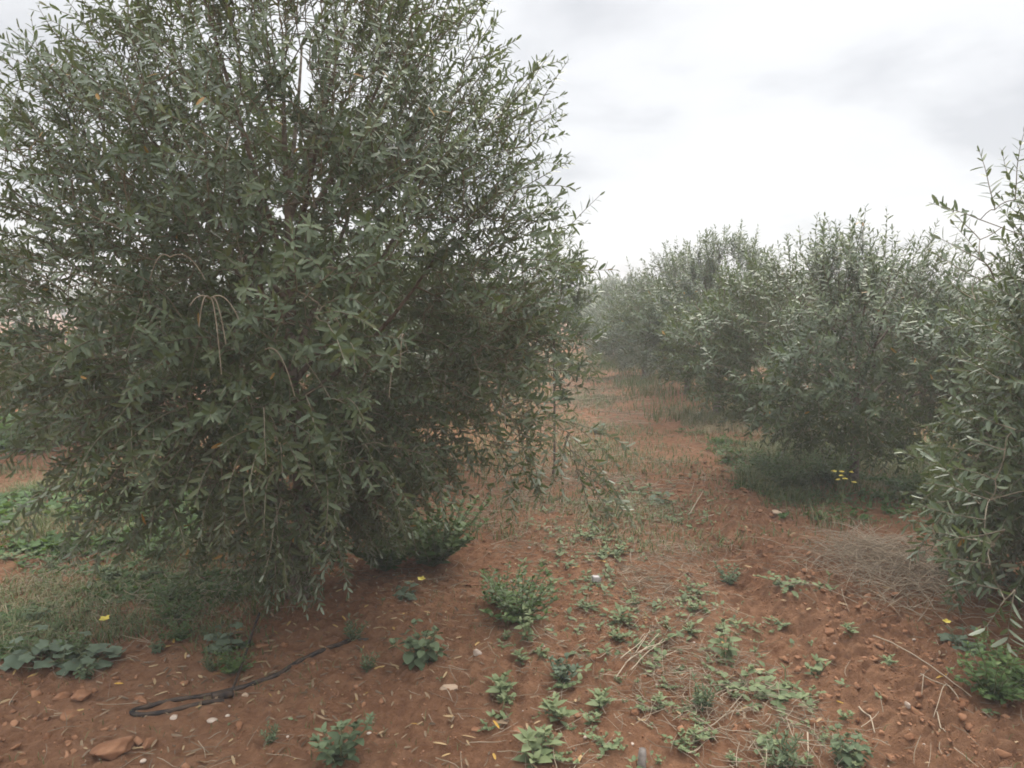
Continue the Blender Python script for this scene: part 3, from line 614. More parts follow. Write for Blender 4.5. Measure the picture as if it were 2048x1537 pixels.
tag(g.build('clover', M_CLOVER), 'bright green clover and small leafy weeds in the grass strips', 'clover', kind='stuff')
# small pale seedlings all over the path
g = Buf()
def path_d(x, y):
    c = row_x(0.6, y)
    a_ = np.exp(-((x - c) / 0.62) ** 2) * smooth(2.0, 3.2, y) * (0.35 + 0.65 * np.exp(-((y - 5.6) / 1.5) ** 2))
    return np.clip(a_ * (0.45 + 1.1 * noise(x * 2.3, y * 2.3, 0, 91)), 0.01, 1)
x, y = scatter(rg, 1500, -1.1, 2.6, 2.3, 14, path_d)
rosettes(rg, x, y, 0.012 + 0.034 * rg.random(len(x)) ** 2, 5, g, OVATE, 0.7, 0.55, 0.15, 0.95)
tag(g.build('seedlings', M_PALE), 'pale green weed seedlings sprinkled over the red path', 'seedlings', kind='stuff')
g = Buf()
x, y = scatter(rg, 1700, -2.6, 2.2, 2.3, 6, lambda x, y: np.clip(0.15 + 0.9 * noise(x * 1.9, y * 1.9, 0, 93), 0.01, 1) * (1 - 0.7 * tilled(x, y)))
blades(rg, x, y, rg.uniform(0.015, 0.055, len(x)), 0.0014, 1.0, np.clip(0.2 + 0.5 * rg.random(len(x)), 0, 1), g)
x, y = scatter(rg, 17000, -0.4, 2.9, 4.8, 24, lambda x, y: np.exp(-((x - row_x(0.75, y)) / 0.8) ** 2) * np.clip(0.45 + 1.0 * noise(x * 1.5, y * 1.5, 0, 94), 0.02, 1))
blades(rg, x, y, rg.uniform(0.03, 0.10, len(x)), 0.0034, 1.3, np.clip(0.12 + 0.7 * rg.random(len(x)), 0, 1), g)
x, y = scatter(rg, 3500, -0.4, 2.6, 10, 40, lambda x, y: np.exp(-((x - row_x(0.7, y)) / 0.9) ** 2) * np.clip(0.5 + 0.9 * noise(x * 1.3, y * 1.3, 0, 69), 0.05, 1))
blades(rg, x, y, rg.uniform(0.04, 0.13, len(x)), 0.005, 1.4, np.clip(0.2 + 0.6 * rg.random(len(x)), 0, 1), g)
x, y = scatter(rg, 16000, -3.4, 0.6, 5.0, 26, lambda x, y: edge(-x, -(row_x(ROW_L, y) + 1.15 + 0.2 * noise(x * 2, y * 2, 0, 67)), 0.2) * np.clip(0.45 + 0.9 * noise(x, y, 0, 68), 0.08, 1))
blades(rg, x, y, rg.uniform(0.05, 0.20, len(x)), 0.0036, 1.0, np.clip(0.2 + 0.7 * rg.random(len(x)), 0, 1), g)
tag(g.build('grass', M_GRASS), 'sparse short grass sprouting from the bare soil of the path', 'grass', kind='stuff')

# ------------------------------------------------------------------ dry stalks, leaf litter, clods and grit
def stalks(rg, x, y, ln, rad, buf, rise=0.02, bend=0.12, tone=None, sides=3, ang=None, angs=0.5):
    for k in range(len(x)):
        a = rg.random() * 6.283 if ang is None else ang + rg.normal(0, angs)
        l_ = ln[k]; t = np.linspace(-0.5, 0.5, 5); c = bend * rg.normal() * l_
        px_ = x[k] + np.cos(a) * t * l_ - np.sin(a) * c * (t * t * 4 - 1) * 0.5; py_ = y[k] + np.sin(a) * t * l_ + np.cos(a) * c * (t * t * 4 - 1) * 0.5
        z = height(px_, py_); z = 0.35 * z + 0.65 * z.max() + rad[k] * 0.8 + rise * rg.random() * (1 + 0.8 * rg.normal() * t)
        buf.tube(np.stack([px_, py_, z], 1), rad[k] * np.array([1, 1.1, 1, 0.9, 0.6]), sides, float(np.clip(tone if tone is not None else 0.15 + 0.75 * rg.random(), 0, 1)))
rg = np.random.default_rng(202)
g = Buf()
def lit_d(x, y):
    a_ = np.exp(-((x - row_x(0.62, y)) / 0.55) ** 2) + 0.25 * np.exp(-((x + 0.9) / 1.2) ** 2) + 0.2
    return np.clip(a_ * (0.42 + 1.0 * noise(x * 2.0, y * 2.0, 0, 95)), 0.02, 1)
x, y = scatter(rg, 4200, -2.6, 2.3, 2.2, 8.5, lit_d)
stalks(rg, x, y, rg.uniform(0.03, 0.17, len(x)), rg.uniform(0.0007, 0.0017, len(x)), g, 0.02)
x, y = scatter(rg, 2200, -0.6, 2.6, 6.5, 18, lambda x, y: np.exp(-((x - row_x(0.7, y)) / 0.8) ** 2) * np.clip(0.5 + 1.0 * noise(x * 1.2, y * 1.2, 0, 98), 0.05, 1))
stalks(rg, x, y, rg.uniform(0.08, 0.30, len(x)), rg.uniform(0.0016, 0.0030, len(x)), g, 0.03)
for (px, py, rx_, n_) in ((1320, 1150, 0.20, 130), (1270, 1160, 0.16, 90), (1390, 1110, 0.18, 110), (1600, 1500, 0.2, 90), (1330, 1380, 0.15, 80), (1560, 1420, 0.2, 70), (1250, 930, 0.35, 200), (1010, 1010, 0.30, 240), (1130, 960, 0.35, 200), (960, 1050, 0.15, 90), (1060, 1090, 0.2, 90), (1180, 1020, 0.25, 120),
                          (1400, 1360, 0.2, 70), (90, 1170, 0.25, 260), (380, 1190, 0.3, 260), (250, 1250, 0.3, 160), (1480, 1470, 0.2, 60)):
    cx, cy = gp(px, py); x = cx + rg.normal(0, rx_ * 0.75, n_); y = cy + rg.normal(0, rx_ * 1.1, n_)
    stalks(rg, x, y, 0.03 + 0.17 * rg.random(n_) ** 1.6, rg.uniform(0.0007, 0.0019, n_), g, 0.04, 0.2)
tag(g.build('dry_litter', M_STRAW), 'dry grey stalks and straw lying scattered over the red soil', 'litter', kind='stuff')
g = Buf()
x, y = scatter(rg, 2000, -2.8, 2.4, 2.2, 6.5, lambda x, y: np.clip(np.exp(-((x + 0.95) ** 2 + (y - 3.7) ** 2) / 1.3) + 0.3 * noise(x * 3, y * 3, 0, 96) + 0.12, 0.02, 1))
m = len(x); a = rg.random(m) * 6.283; ln = rg.uniform(0.03, 0.06, m)
g.leaves(np.stack([x, y, height(x, y) + 0.006], 1), np.stack([np.cos(a), np.sin(a), rg.normal(0, 0.15, m)], 1), np.stack([rg.normal(0, 0.3, m), rg.normal(0, 0.3, m), np.ones(m)], 1), ln, ln * 0.2, OLIVE, rg.random(m) ** 1.1)
x, y = scatter(rg, 5200, -1.6, 2.6, 2.1, 7.5, lambda x, y: np.clip(0.25 + 0.9 * noise(x * 2.6, y * 2.6, 0, 196), 0.02, 1))
m = len(x); a = rg.random(m) * 6.283; ln = 0.008 + 0.03 * rg.random(m) ** 2
g.leaves(np.stack([x, y, height(x, y) + 0.004], 1), np.stack([np.cos(a), np.sin(a), rg.normal(0, 0.3, m)], 1), np.stack([rg.normal(0, 0.4, m), rg.normal(0, 0.4, m), np.ones(m)], 1), ln, ln * rg.uniform(0.15, 0.5, m), OLIVE_FAR, 0.9 * rg.random(m))
tag(g.build('leaf_litter', M_LITTER), 'fallen brown and orange olive leaves on the soil', 'litter', kind='stuff')

def ico(sub):
    import bmesh
    bm = bmesh.new(); bmesh.ops.create_icosphere(bm, subdivisions=sub, radius=1.0)
    v = np.array([p.co[:] for p in bm.verts]); f = np.array([[q.index for q in p.verts] for p in bm.faces]); bm.free(); return v, f
ICO2, ICO3 = ico(2), ico(3)
def rock(rg, size, tpl=ICO2, rough_=0.35, flat=0.65, facet=0.0):
    v, f = tpl; s = rg.integers(1, 9999)
    n_ = noise(v[:, 0] * 1.3 + s, v[:, 1] * 1.3, v[:, 2] * 1.3, 5) + 0.5 * noise(v[:, 0] * 3 + s, v[:, 1] * 3, v[:, 2] * 3, 6)
    v = v * (1 + rough_ * n_)[:, None]
    for _ in range(int(facet)):
        d = unit(rg.normal(size=3)); h_ = v @ d; lim = 0.62; v = v - np.maximum(h_ - lim, 0)[:, None] * d
    v = v * np.array([1 + 0.3 * rg.normal(), 1 + 0.2 * rg.normal(), flat]).clip(0.5, 1.5) * size
    a = rg.random() * 6.283; c, s_ = math.cos(a), math.sin(a)
    return v @ np.array([[c, s_, 0], [-s_, c, 0], [0, 0, 1]]), f
g = Buf()
x, y = scatter(rg, 4000, -2.8, 2.5, 2.1, 7.5, lambda x, y: np.clip(tilled(x, y) + 0.07 + 0.22 * np.clip(noise(x * 1.6, y * 1.6, 0, 97), 0, 1) + 0.5 * np.exp(-((x + 2.0) ** 2 / 0.6 + (y - 2.75) ** 2 / 0.25)), 0, 1))
for k in range(len(x)):
    sz = 0.0035 + 0.019 * rg.random() ** 4.2; v, f = rock(rg, sz, ICO2, 0.75, 0.7, 4); g.add(v + [x[k], y[k], hz(x[k], y[k]) + sz * 0.15], [f])
ICO1 = ico(1)
x, y = scatter(rg, 15000, -2.8, 2.5, 2.0, 6.5, lambda x, y: np.clip(0.25 + 0.6 * noise(x * 2.2, y * 2.2, 0, 99) + 0.8 * tilled(x, y), 0.05, 1))
zc = height(x, y)
for k in range(len(x)):
    sz = 0.0016 + 0.0045 * rg.random() ** 3; v = ICO1[0] * (0.7 + 0.6 * rg.random((12, 1))) * sz
    g.add(v + [x[k], y[k], zc[k] + sz * 0.3], [ICO1[1]])
tag(g.build('soil_clods', M_CLOD), 'small red soil clods crumbled over the ground', 'soil clods', kind='stuff')
g = Buf()
x, y = scatter(rg, 260, -2.8, 2.5, 2.1, 6.5, lambda x, y: 0.5 + 0 * x)
for k in range(len(x)):
    sz = 0.003 + 0.006 * rg.random() ** 2; v, f = rock(rg, sz, ICO2, 0.2, 0.7); g.add(v + [x[k], y[k], hz(x[k], y[k]) + sz * 0.5], [f])
tag(g.build('gravel', M_PEBBLE), 'tiny pale stones sprinkled over the red soil', 'gravel', kind='stuff')

# ------------------------------------------------------------------ single stones, clods, sticks
def rock_thing(name, px, py, size, label, mat, cat, flat=0.6, rough_=0.3, facet=0, seed=0, group=None):
    x, y = gp(px, py); bb = Buf(); v, f = rock(np.random.default_rng(seed + int(px)), size, ICO3, rough_, flat, facet)
    bb.add(v, [f]); o = bb.build(name, mat, smooth_=facet == 0); o.location = (x, y, hz(x, y) + size * flat * 0.35)
    return tag(o, label, cat, group)
rock_thing('stone', 898, 1384, 0.036, 'pale tan flat stone on the soil below the dark round-leaved weed', M_STONE, 'stone', 0.45, 0.22, 9)
rock_thing('stone', 425, 1441, 0.019, 'oval cream stone just below the black hose', M_PEBBLE, 'stone', 0.4, 0.12)
rock_thing('stone', 348, 1438, 0.015, 'small whitish stone beside the black hose loop', M_PEBBLE, 'stone', 0.6, 0.25, 5)
rock_thing('stone', 955, 1330, 0.022, 'chalky pointed stone above the flat tan stone', M_PEBBLE, 'stone', 0.8, 0.3, 6)
rock_thing('stone', 1553, 1043, 0.035, 'pinkish stone at the edge of the grass strip', M_STONE, 'stone', 0.5, 0.25, 6)
rock_thing('stone', 1815, 1428, 0.016, 'pale stone in the clods near the long dry stalk', M_PEBBLE, 'stone', 0.7, 0.2, 4)
rock_thing('stone', 490, 1387, 0.014, 'pinkish pebble at the hose joint', M_STONE, 'stone', 0.7, 0.2, 4)
for (px, py, sz, lab) in ((228, 1515, 0.055, 'largest red clod at the bottom edge of the ground'), (165, 1395, 0.042, 'red clod under the grey leaved gourd plant'), (128, 1388, 0.034, 'smaller red clod beside the clod under the gourd plant'),
                          (140, 1430, 0.036, 'flat red clod in front of the two clods by the gourd plant'), (300, 1490, 0.036, 'red clod between the hose end and the largest clod'), (285, 1402, 0.020, 'red clod just above the hose loop'),
                          (625, 1330, 0.017, 'red clod above the middle of the hose'), (1035, 1465, 0.026, 'round red clod left of the broad pale rosette'), (950, 1465, 0.018, 'red crumb below the flat tan stone'), (1660, 1275, 0.030, 'red clod in the loose tilled line')):
    rock_thing('soil_clod', px, py, sz, lab, M_CLOD, 'soil clod', 0.62, 0.38, 5)
# little grey block on the soil
x, y = gp(1193, 1155); bb = Buf(); import bmesh
bm = bmesh.new(); bmesh.ops.create_cube(bm, size=1.0); bmesh.ops.scale(bm, vec=(0.050, 0.034, 0.036), verts=bm.verts)
bmesh.ops.bevel(bm, geom=bm.edges[:], offset=0.003, segments=2, affect='EDGES')
me = bpy.data.meshes.new('brick_chip'); bm.to_mesh(me); bm.free(); me.materials.append(M_BLOCK)
o = bpy.data.objects.new('brick_chip', me); COL.objects.link(o); o.location = (x, y, hz(x, y) + 0.019); o.rotation_euler = (0.08, 0.1, 0.15)
tag(o, 'small square light grey chip lying on the path', 'chip')
# weathered stub at the bottom edge
x, y = gp(1282, 1545); bb = Buf(); z = hz(x, y)
aa = np.linspace(0, 1, 7); bb.tube(np.stack([x + 0.006 * aa, y + 0.012 * aa, z - 0.03 + 0.115 * aa], 1), [0.016, 0.0155, 0.015, 0.0155, 0.014, 0.0145, 0.012], 9, 0.5, True)
bb.build('stub', M_STUMP, None, False)
tag(bpy.data.objects['stub'], 'weathered grey cut stub standing in the soil at the bottom edge', 'stub')
def stick(pts, r, label, tone=0.75, lift=0.012, name='dry_stick', group=None, branches=()):
    bb = Buf()
    for k_, poly in enumerate([pts] + list(branches)):
        P = []
        for (px, py) in poly: gx_, gy_ = gp(px, py); P.append((gx_, gy_))
        P = np.array(P); t = np.linspace(0, 1, 14); u = np.linspace(0, 1, len(P))
        xx = np.interp(t, u, P[:, 0]); yy = np.interp(t, u, P[:, 1])
        if len(P) > 2:
            ker = np.array([0.25, 0.5, 0.25])
            for _ in range(2): xx[1:-1] = np.convolve(xx, ker, 'valid'); yy[1:-1] = np.convolve(yy, ker, 'valid')
        z = height(xx, yy); z = np.convolve(np.pad(z, 2, 'edge'), np.ones(5) / 5, 'valid') + lift
        bb.tube(np.stack([xx, yy, z], 1), np.linspace(r, r * 0.6, 14) * (1 if k_ == 0 else 0.7), 6, tone, True)
    return tag(bb.build(name, M_STRAW), label, 'stick', group)
stick([(1745, 1295), (1800, 1325), (1870, 1370), (1940, 1430)], 0.0036, 'long dry stalk slanting across the clods near the frame edge', 0.6, 0.03)
stick([(1838, 1385), (1890, 1405), (1915, 1440)], 0.003, 'forked dry stalk below the long slanting stalk', 0.6, 0.03, branches=[[(1890, 1405), (1865, 1470)], [(1845, 1390), (1842, 1415)]])
stick([(1718, 1405), (1740, 1430), (1750, 1462)], 0.0035, 'short curved bleached stick on the soil below the low spreading weeds', 0.9, 0.012)
stick([(1872, 1455), (1888, 1508)], 0.0032, 'straight greyish stick near the bottom corner', 0.6, 0.012)
stick([(1380, 1490), (1430, 1455), (1490, 1395)], 0.003, 'thin straight twig pointing away behind the narrow grey weed', 0.55, 0.02)
stick([(1395, 1455), (1425, 1468), (1455, 1476)], 0.0034, 'grey twig crossing the thin straight twig', 0.35, 0.02)
stick([(1400, 1048), (1440, 1046), (1475, 1055)], 0.0045, 'curved bare stick on the tilled earth by the grass strip', 0.8, 0.015)
stick([(1378, 1032), (1395, 1015), (1405, 1000)], 0.005, 'bent pale root sticking up by the grass strip edge', 0.8, 0.03)
stick([(1615, 1470), (1617, 1515)], 0.0035, 'straight bleached stick among the bottom weeds', 0.8, 0.02)
for i_, (a_, c_) in enumerate((((1232, 1368), (1300, 1262)), ((1250, 1345), (1318, 1275)), ((1262, 1358), (1325, 1290)), ((1240, 1345), (1290, 1290)), ((1275, 1340), (1330, 1300)))):
    stick([a_, ((a_[0] + c_[0]) / 2 + 4, (a_[1] + c_[1]) / 2), c_], 0.0024, 'one of the parallel bleached stalks fanned out on the path', 0.95, 0.02 + 0.01 * i_, 'dry_stalk', 'parallel bleached stalks on the path')

# heap of dead brush beside the right tree
bx, by = gp(1790, 1175); hb = Buf(); rgh = np.random.default_rng(303)
for k in range(900):
    x0 = bx + rgh.normal(0, 0.20); y0 = by + rgh.normal(0, 0.26); a = rgh.random() * 6.283; l_ = rgh.uniform(0.12, 0.42); t = np.linspace(0, 1, 5)
    e_ = max(0, 1 - ((x0 - bx) / 0.42) ** 2 - ((y0 - by) / 0.55) ** 2); z0 = hz(x0, y0) + 0.16 * e_ * rgh.random()
    bend = rgh.normal(0, 0.25)
    P = np.stack([x0 + np.cos(a + bend * t) * t * l_, y0 + np.sin(a + bend * t) * t * l_, z0 + rgh.uniform(-0.02, 0.10) * t + 0.03 * np.sin(t * 3)], 1)
    P[:, 2] = np.maximum(P[:, 2], height(P[:, 0], P[:, 1]) + 0.003)
    hb.tube(P, np.linspace(rgh.uniform(0.0012, 0.0026), 0.0008, 5), 3, 0.2 + 0.7 * rgh.random())
tag(hb.build('brush_heap', M_STRAW), 'grey brown heap of dead brush and straw beside the low sprays at the frame edge', 'brush heap')

# ------------------------------------------------------------------ irrigation hose
hose = empty('irrigation_hose', (*gp(350, 1410), 0)); hx, hy, _ = hose.location
def ground_line(pts, lift, n_=40):
    P = np.array([gp(*p) for p in pts]); u = np.concatenate([[0], np.cumsum(np.linalg.norm(np.diff(P, axis=0), axis=1))]); t = np.linspace(0, u[-1], n_)
    xx = np.interp(t, u, P[:, 0]); yy = np.interp(t, u, P[:, 1])
    for _ in range(4):
        xx[1:-1] = np.convolve(xx, [0.25, 0.5, 0.25], 'valid'); yy[1:-1] = np.convolve(yy, [0.25, 0.5, 0.25], 'valid')
    z = height(xx, yy); z = np.convolve(np.pad(z, 3, 'edge'), np.ones(7) / 7, 'valid') + lift
    return np.stack([xx - hx, yy - hy, z], 1)
hb = Buf(); hb.tube(ground_line([(448, 1400), (400, 1412), (330, 1428), (275, 1435), (256, 1429), (272, 1420), (330, 1404), (400, 1392), (452, 1380), (500, 1368), (560, 1345), (610, 1320), (680, 1292), (745, 1270)], 0.005, 90) + np.array([0, 0, 1.0]) * (-0.02 * np.clip((np.arange(90) - 80) / 10, 0, 1))[:, None], 0.0100, 8, 0.5, True)
hb.build('pipe', M_HOSE, hose, True)
hb = Buf(); P = ground_line([(466, 1376), (480, 1340), (500, 1300), (520, 1262)], 0.010, 24); P[:, 2] += np.linspace(0, 0.05, 24)
hb.tube(P, 0.006, 7, 0.5, True); hb.build('feeder_tube', M_HOSE, hose, True)
hb = Buf(); P = ground_line([(432, 1402), (440, 1391), (448, 1380)], 0.012, 6); P2 = ground_line([(425, 1398), (465, 1386)], 0.012, 6); hb.tube(P2, 0.017, 8, 0.5, True); hb.build('clamp', M_HOSE, hose, True)
tag(hose, 'black irrigation hose folded back on itself on the soil, with a feeder to the trunk', 'hose')

# ------------------------------------------------------------------ single weeds
def weed(seed, nst, hgt, spread, lf, wr, tpl, per, mat, rise=0.35, petiole=0.0, top=True, droop=0.3, stem_r=0.0022):
    rg = np.random.default_rng(seed); st, lv = Buf(), Buf(); P_, D_, N_, L_, T_ = [], [], [], [], []
    for k in range(nst):
        a = 6.283 * (k + rg.random() * 0.8) / nst; tl = spread * (0.25 + 0.75 * rg.random()); h_ = hgt * (0.6 + 0.5 * rg.random())
        t = np.linspace(0, 1, 6); rad = h_ * math.sin(tl) * t ** 0.9; zz = h_ * (math.cos(tl) * t - droop * 0.5 * t * t * math.sin(tl))
        P = np.stack([rad * math.cos(a), rad * math.sin(a), np.maximum(zz, 0.004) - 0.01 * (1 - t)], 1) + rg.normal(0, 0.004, (6, 3)) * t[:, None]
        st.tube(P, np.linspace(stem_r, stem_r * 0.5, 6), 4, 0.5)
        for q in range(per):
            s = 0.15 + 0.85 * (q + rg.random() * 0.6) / per; i0 = min(int(s * 5), 4); f = s * 5 - i0; p = P[i0] * (1 - f) + P[i0 + 1] * f
            b_ = a + (2.4 * q) + rg.normal(0, 0.4); el = rise * (0.3 + rg.random()) + 0.2 * s
            d = np.array([math.cos(b_) * math.cos(el), math.sin(b_) * math.cos(el), math.sin(el)])
            if petiole:
                st.tube([p, p + d * petiole * (0.6 + 0.5 * rg.random()) + [0, 0, 0.01]], [stem_r * 0.6, stem_r * 0.5], 3, 0.5); p = p + d * petiole * 0.8 + [0, 0, 0.008]
                d = unit(d + [0, 0, -0.5])
            P_.append(p); D_.append(d); N_.append(np.array([-d[0] * d[2], -d[1] * d[2], 1.0]) + rg.normal(0, 0.28, 3)); L_.append(lf * (0.65 + 0.55 * rg.random()) * (1.1 - 0.4 * s)); T_.append(0.15 + 0.45 * rg.random() + 0.35 * s)
        if top:
            for q in range(5):
                b_ = rg.random() * 6.283; el = 0.4 + 0.7 * rg.random(); d = np.array([math.cos(b_) * math.cos(el), math.sin(b_) * math.cos(el), math.sin(el)])
                P_.append(P[-1]); D_.append(d); N_.append(np.array([-d[0] * d[2], -d[1] * d[2], 1.0]) + rg.normal(0, 0.2, 3)); L_.append(lf * (0.35 + 0.3 * rg.random())); T_.append(0.7 + 0.3 * rg.random())
    L_ = np.array(L_); lv.leaves(P_, D_, N_, L_, L_ * wr, tpl, np.clip(T_, 0, 1))
    return st.mesh('stem', M_STEM), lv.mesh('foliage', mat)
KIND = {
    'upright': weed(1, 9, 0.15, 0.7, 0.040, 0.55, OVATE, 11, M_GREY),
    'rosette': weed(2, 4, 0.060, 0.8, 0.055, 0.55, OVATE, 4, M_PALE, 0.45),
    'round': weed(3, 9, 0.13, 0.85, 0.036, 0.85, ROUND, 8, M_GREY, 0.3, 0.02),
    'bushy': weed(4, 26, 0.20, 1.15, 0.036, 0.5, OVATE, 15, M_LUSH),
    'crinkled': weed(5, 10, 0.10, 0.75, 0.030, 0.6, ROUND, 9, M_BLUE, 0.7),
    'nettle': weed(6, 4, 0.17, 0.45, 0.060, 0.50, OVATE, 8, M_PALE, 0.1, 0.0, True, 0.2),
    'spreading': weed(7, 8, 0.15, 1.38, 0.032, 0.75, ROUND, 7, M_PALE, 0.35, 0.0, True, 0.9),
    'narrow': weed(8, 10, 0.10, 0.75, 0.032, 0.28, OVATE, 10, M_GREY, 0.7),
    'gourd': weed(9, 7, 0.16, 1.15, 0.085, 0.95, LOBED, 3, M_BLUE, 0.35, 0.055, False, 0.7, 0.0035),
    'fern': weed(10, 46, 0.34, 0.95, 0.040, 0.55, OVATE, 24, M_LUSH, 0.5),
    'tuft': weed(12, 3, 0.035, 0.9, 0.028, 0.5, OVATE, 3, M_PALE, 0.4),
}
first = {}; rw = random.Random(9)
def put_weed(kind, px, py, s, label, name='weed', group=None, z=0.0):
    x, y = gp(px, py); loc = (x, y, hz(x, y) + z); rz = rw.random() * 6.28
    if kind not in first:
        o = empty(name, loc, rz, s); child('stem', KIND[kind][0], o); child('foliage', KIND[kind][1], o); first[kind] = o
    else:
        o = copy_thing(first[kind], loc, rz, s); o.name = name
    return tag(o, label, 'weed', group)
WEEDS = [
    ('upright', 680, 1528, 1.05, 'large bushy grey green weed at the bottom edge below the hose'),
    ('round', 848, 1332, 1.1, 'dark round leaved weed behind the flat tan stone'),
    ('bushy', 1040, 1255, 1.15, 'broad low green weed mound in the middle of the path edge'),
    ('bushy', 1010, 1215, 0.85, 'small green weed mound tucked behind the broad low mound'),
    ('nettle', 1055, 1305, 0.62, 'upright pale weed just in front of the broad low green mound'),
    ('rosette', 1075, 1520, 1.25, 'broad pale rosette with large ovate leaves at the bottom edge'),
    ('crinkled', 1125, 1372, 1.0, 'blue grey crinkled weed beside the parallel bleached stalks'),
    ('rosette', 1000, 1398, 0.95, 'pale rosette between the flat tan stone and the crinkled blue weed'),
    ('tuft', 1000, 1440, 1.4, 'little pale seedling with five leaves under the pale rosette by the stone'),
    ('rosette', 1115, 1445, 0.95, 'pale rosette straight below the crinkled blue weed'),
    ('rosette', 1200, 1418, 0.85, 'pale rosette with long leaves under the fanned bleached stalks'),
    ('rosette', 1245, 1240, 0.95, 'pale weed with an upright leaf below the square grey chip'),
    ('rosette', 1235, 1280, 0.75, 'four leaved pale weed just below the one with the upright leaf'),
    ('nettle', 1450, 1312, 0.82, 'upright pale green nettle like weed alone on the open path'),
    ('spreading', 1475, 1375, 1.0, 'low spreading weed with round leaves, upper one of the pair on the path'),
    ('spreading', 1545, 1400, 1.0, 'low spreading weed with round leaves, lower one of the pair on the path'),
    ('narrow', 1405, 1425, 0.95, 'narrow leaved grey weed next to the low spreading pair'),
    ('spreading', 1570, 1190, 0.95, 'pale weed with large leaf on the path before the tilled line'),
    ('tuft', 1650, 1205, 1.8, 'small pale seedling at the edge of the tilled line'),
    ('upright', 1458, 1150, 0.75, 'dark green small bush on the path above the pale weeds'),
    ('spreading', 1385, 1188, 0.8, 'thin spreading pale weed below the dark small bush'),
    ('rosette', 1392, 1220, 0.7, 'pale rosette on bare soil under the thin spreading weed'),
    ('round', 1700, 1512, 0.75, 'round leaved weed at the bottom edge below the tilled clods'),
    ('narrow', 1570, 1525, 1.1, 'grey weed among dead straw at the bottom edge'),
    ('rosette', 1540, 1490, 0.7, 'pale rosette in dead straw above the grey weed at the bottom edge'),
    ('gourd', 815, 1190, 0.62, 'blue green gourd plant with a yellow flower in front of the lush bush'),
    ('gourd', 75, 1325, 1.0, 'large blue green gourd plant at the frame edge above the clods'),
    ('gourd', 175, 1320, 0.95, 'blue green gourd plant with a yellow flower in the weedy grass'),
    ('gourd', 455, 1295, 0.75, 'gourd plant with broad leaves next to the hose feeder'),
    ('gourd', 1320, 1000, 0.75, 'grey green gourd plant lying flat across the middle path'),
    ('gourd', 1198, 868, 0.9, 'lone small dark gourd plant far up the path'),
    ('narrow', 705, 1285, 0.85, 'grey tuft growing over the far end of the hose'),
    ('narrow', 735, 1335, 0.7, 'creeping grey weed below the far end of the hose'),
    ('narrow', 545, 1480, 0.55, 'tiny grey weed on bare soil below the hose'),
    ('fern', 865, 1125, 1.25, 'lush dark green feathery bush at the foot of the big olive tree'),
    ('fern', 770, 1135, 1.1, 'lush yellow green feathery bush against the hanging sprays of the big tree'),
    ('bushy', 1985, 1425, 0.95, 'lush green weed bush in the bottom corner under the edge tree'),
    ('bushy', 2055, 1400, 1.05, 'second lush weed bush half cut by the frame edge'),
    ('gourd', 1925, 1300, 0.70, 'grey green gourd plant with a yellow flower under the low sprays of the edge tree'),
    ('rosette', 1700, 1290, 0.6, 'flat pale seedling among the tilled clods'),
    ('rosette', 1775, 1345, 0.55, 'pale seedling under the long slanting stalk'),
    ('spreading', 1230, 1105, 1.0, 'leafy pale weed under the olive spray that leans over the path'),
    ('spreading', 1190, 1080, 0.9, 'pale weed on the far side of the leaning olive spray'),
    ('nettle', 1215, 1040, 0.85, 'taller pale weed standing behind the leaning olive spray'),
    ('spreading', 1270, 985, 1.3, 'pale ground weed next to the flat gourd plant on the middle path'),
    ('tuft', 1635, 1330, 1.8, 'shrivelled small weed on open soil right of the nettle like weed'),
    ('tuft', 1575, 1345, 1.6, 'small dark seedling between the nettle like weed and the shrivelled one'),
]
for kd, px, py, s, lab in WEEDS: put_weed(kd, px, py, s * (1.0 if kd == 'gourd' else 1.3), lab)
rs = random.Random(31); cnt = 0
while cnt < 70:
    px, py = rs.uniform(930, 1720), rs.uniform(1010, 1530)
    xg, yg = gp(px, py)
    if not (-0.2 < xg - row_x(0.0, yg) < 1.5) or float(tilled(np.array([xg]), np.array([yg]))[0]) > 0.4: continue
    put_weed(rs.choice(['tuft', 'tuft', 'rosette', 'spreading']), px, py, rs.uniform(0.5, 1.1) * 0.75, 'small pale green weed sprouting from the bare red path', 'seedling', 'small pale weeds scattered on the path'); cnt += 1

rs = random.Random(57); cnt = 0
while cnt < 46:
    px, py = rs.uniform(0, 560), rs.uniform(1120, 1345)
    put_weed(rs.choice(['bushy', 'tuft', 'round', 'spreading', 'narrow']), px, py, rs.uniform(0.35, 0.9), 'small weed growing in the tangled grass under the big olive tree', 'seedling', 'small weeds in the grass under the big olive tree'); cnt += 1
rs = random.Random(58); cnt = 0
while cnt < 30:
    px, py = rs.uniform(1380, 2000), rs.uniform(880, 1060)
    xg, yg = gp(px, py)
    if xg < row_x(ROW_R, yg) - 0.85: continue
    put_weed(rs.choice(['bushy', 'fern', 'upright', 'nettle']), px, py, rs.uniform(0.5, 1.1), 'leafy weed standing in the grass strip under the right olive row', 'seedling', 'leafy weeds in the grass strip right of the path'); cnt += 1

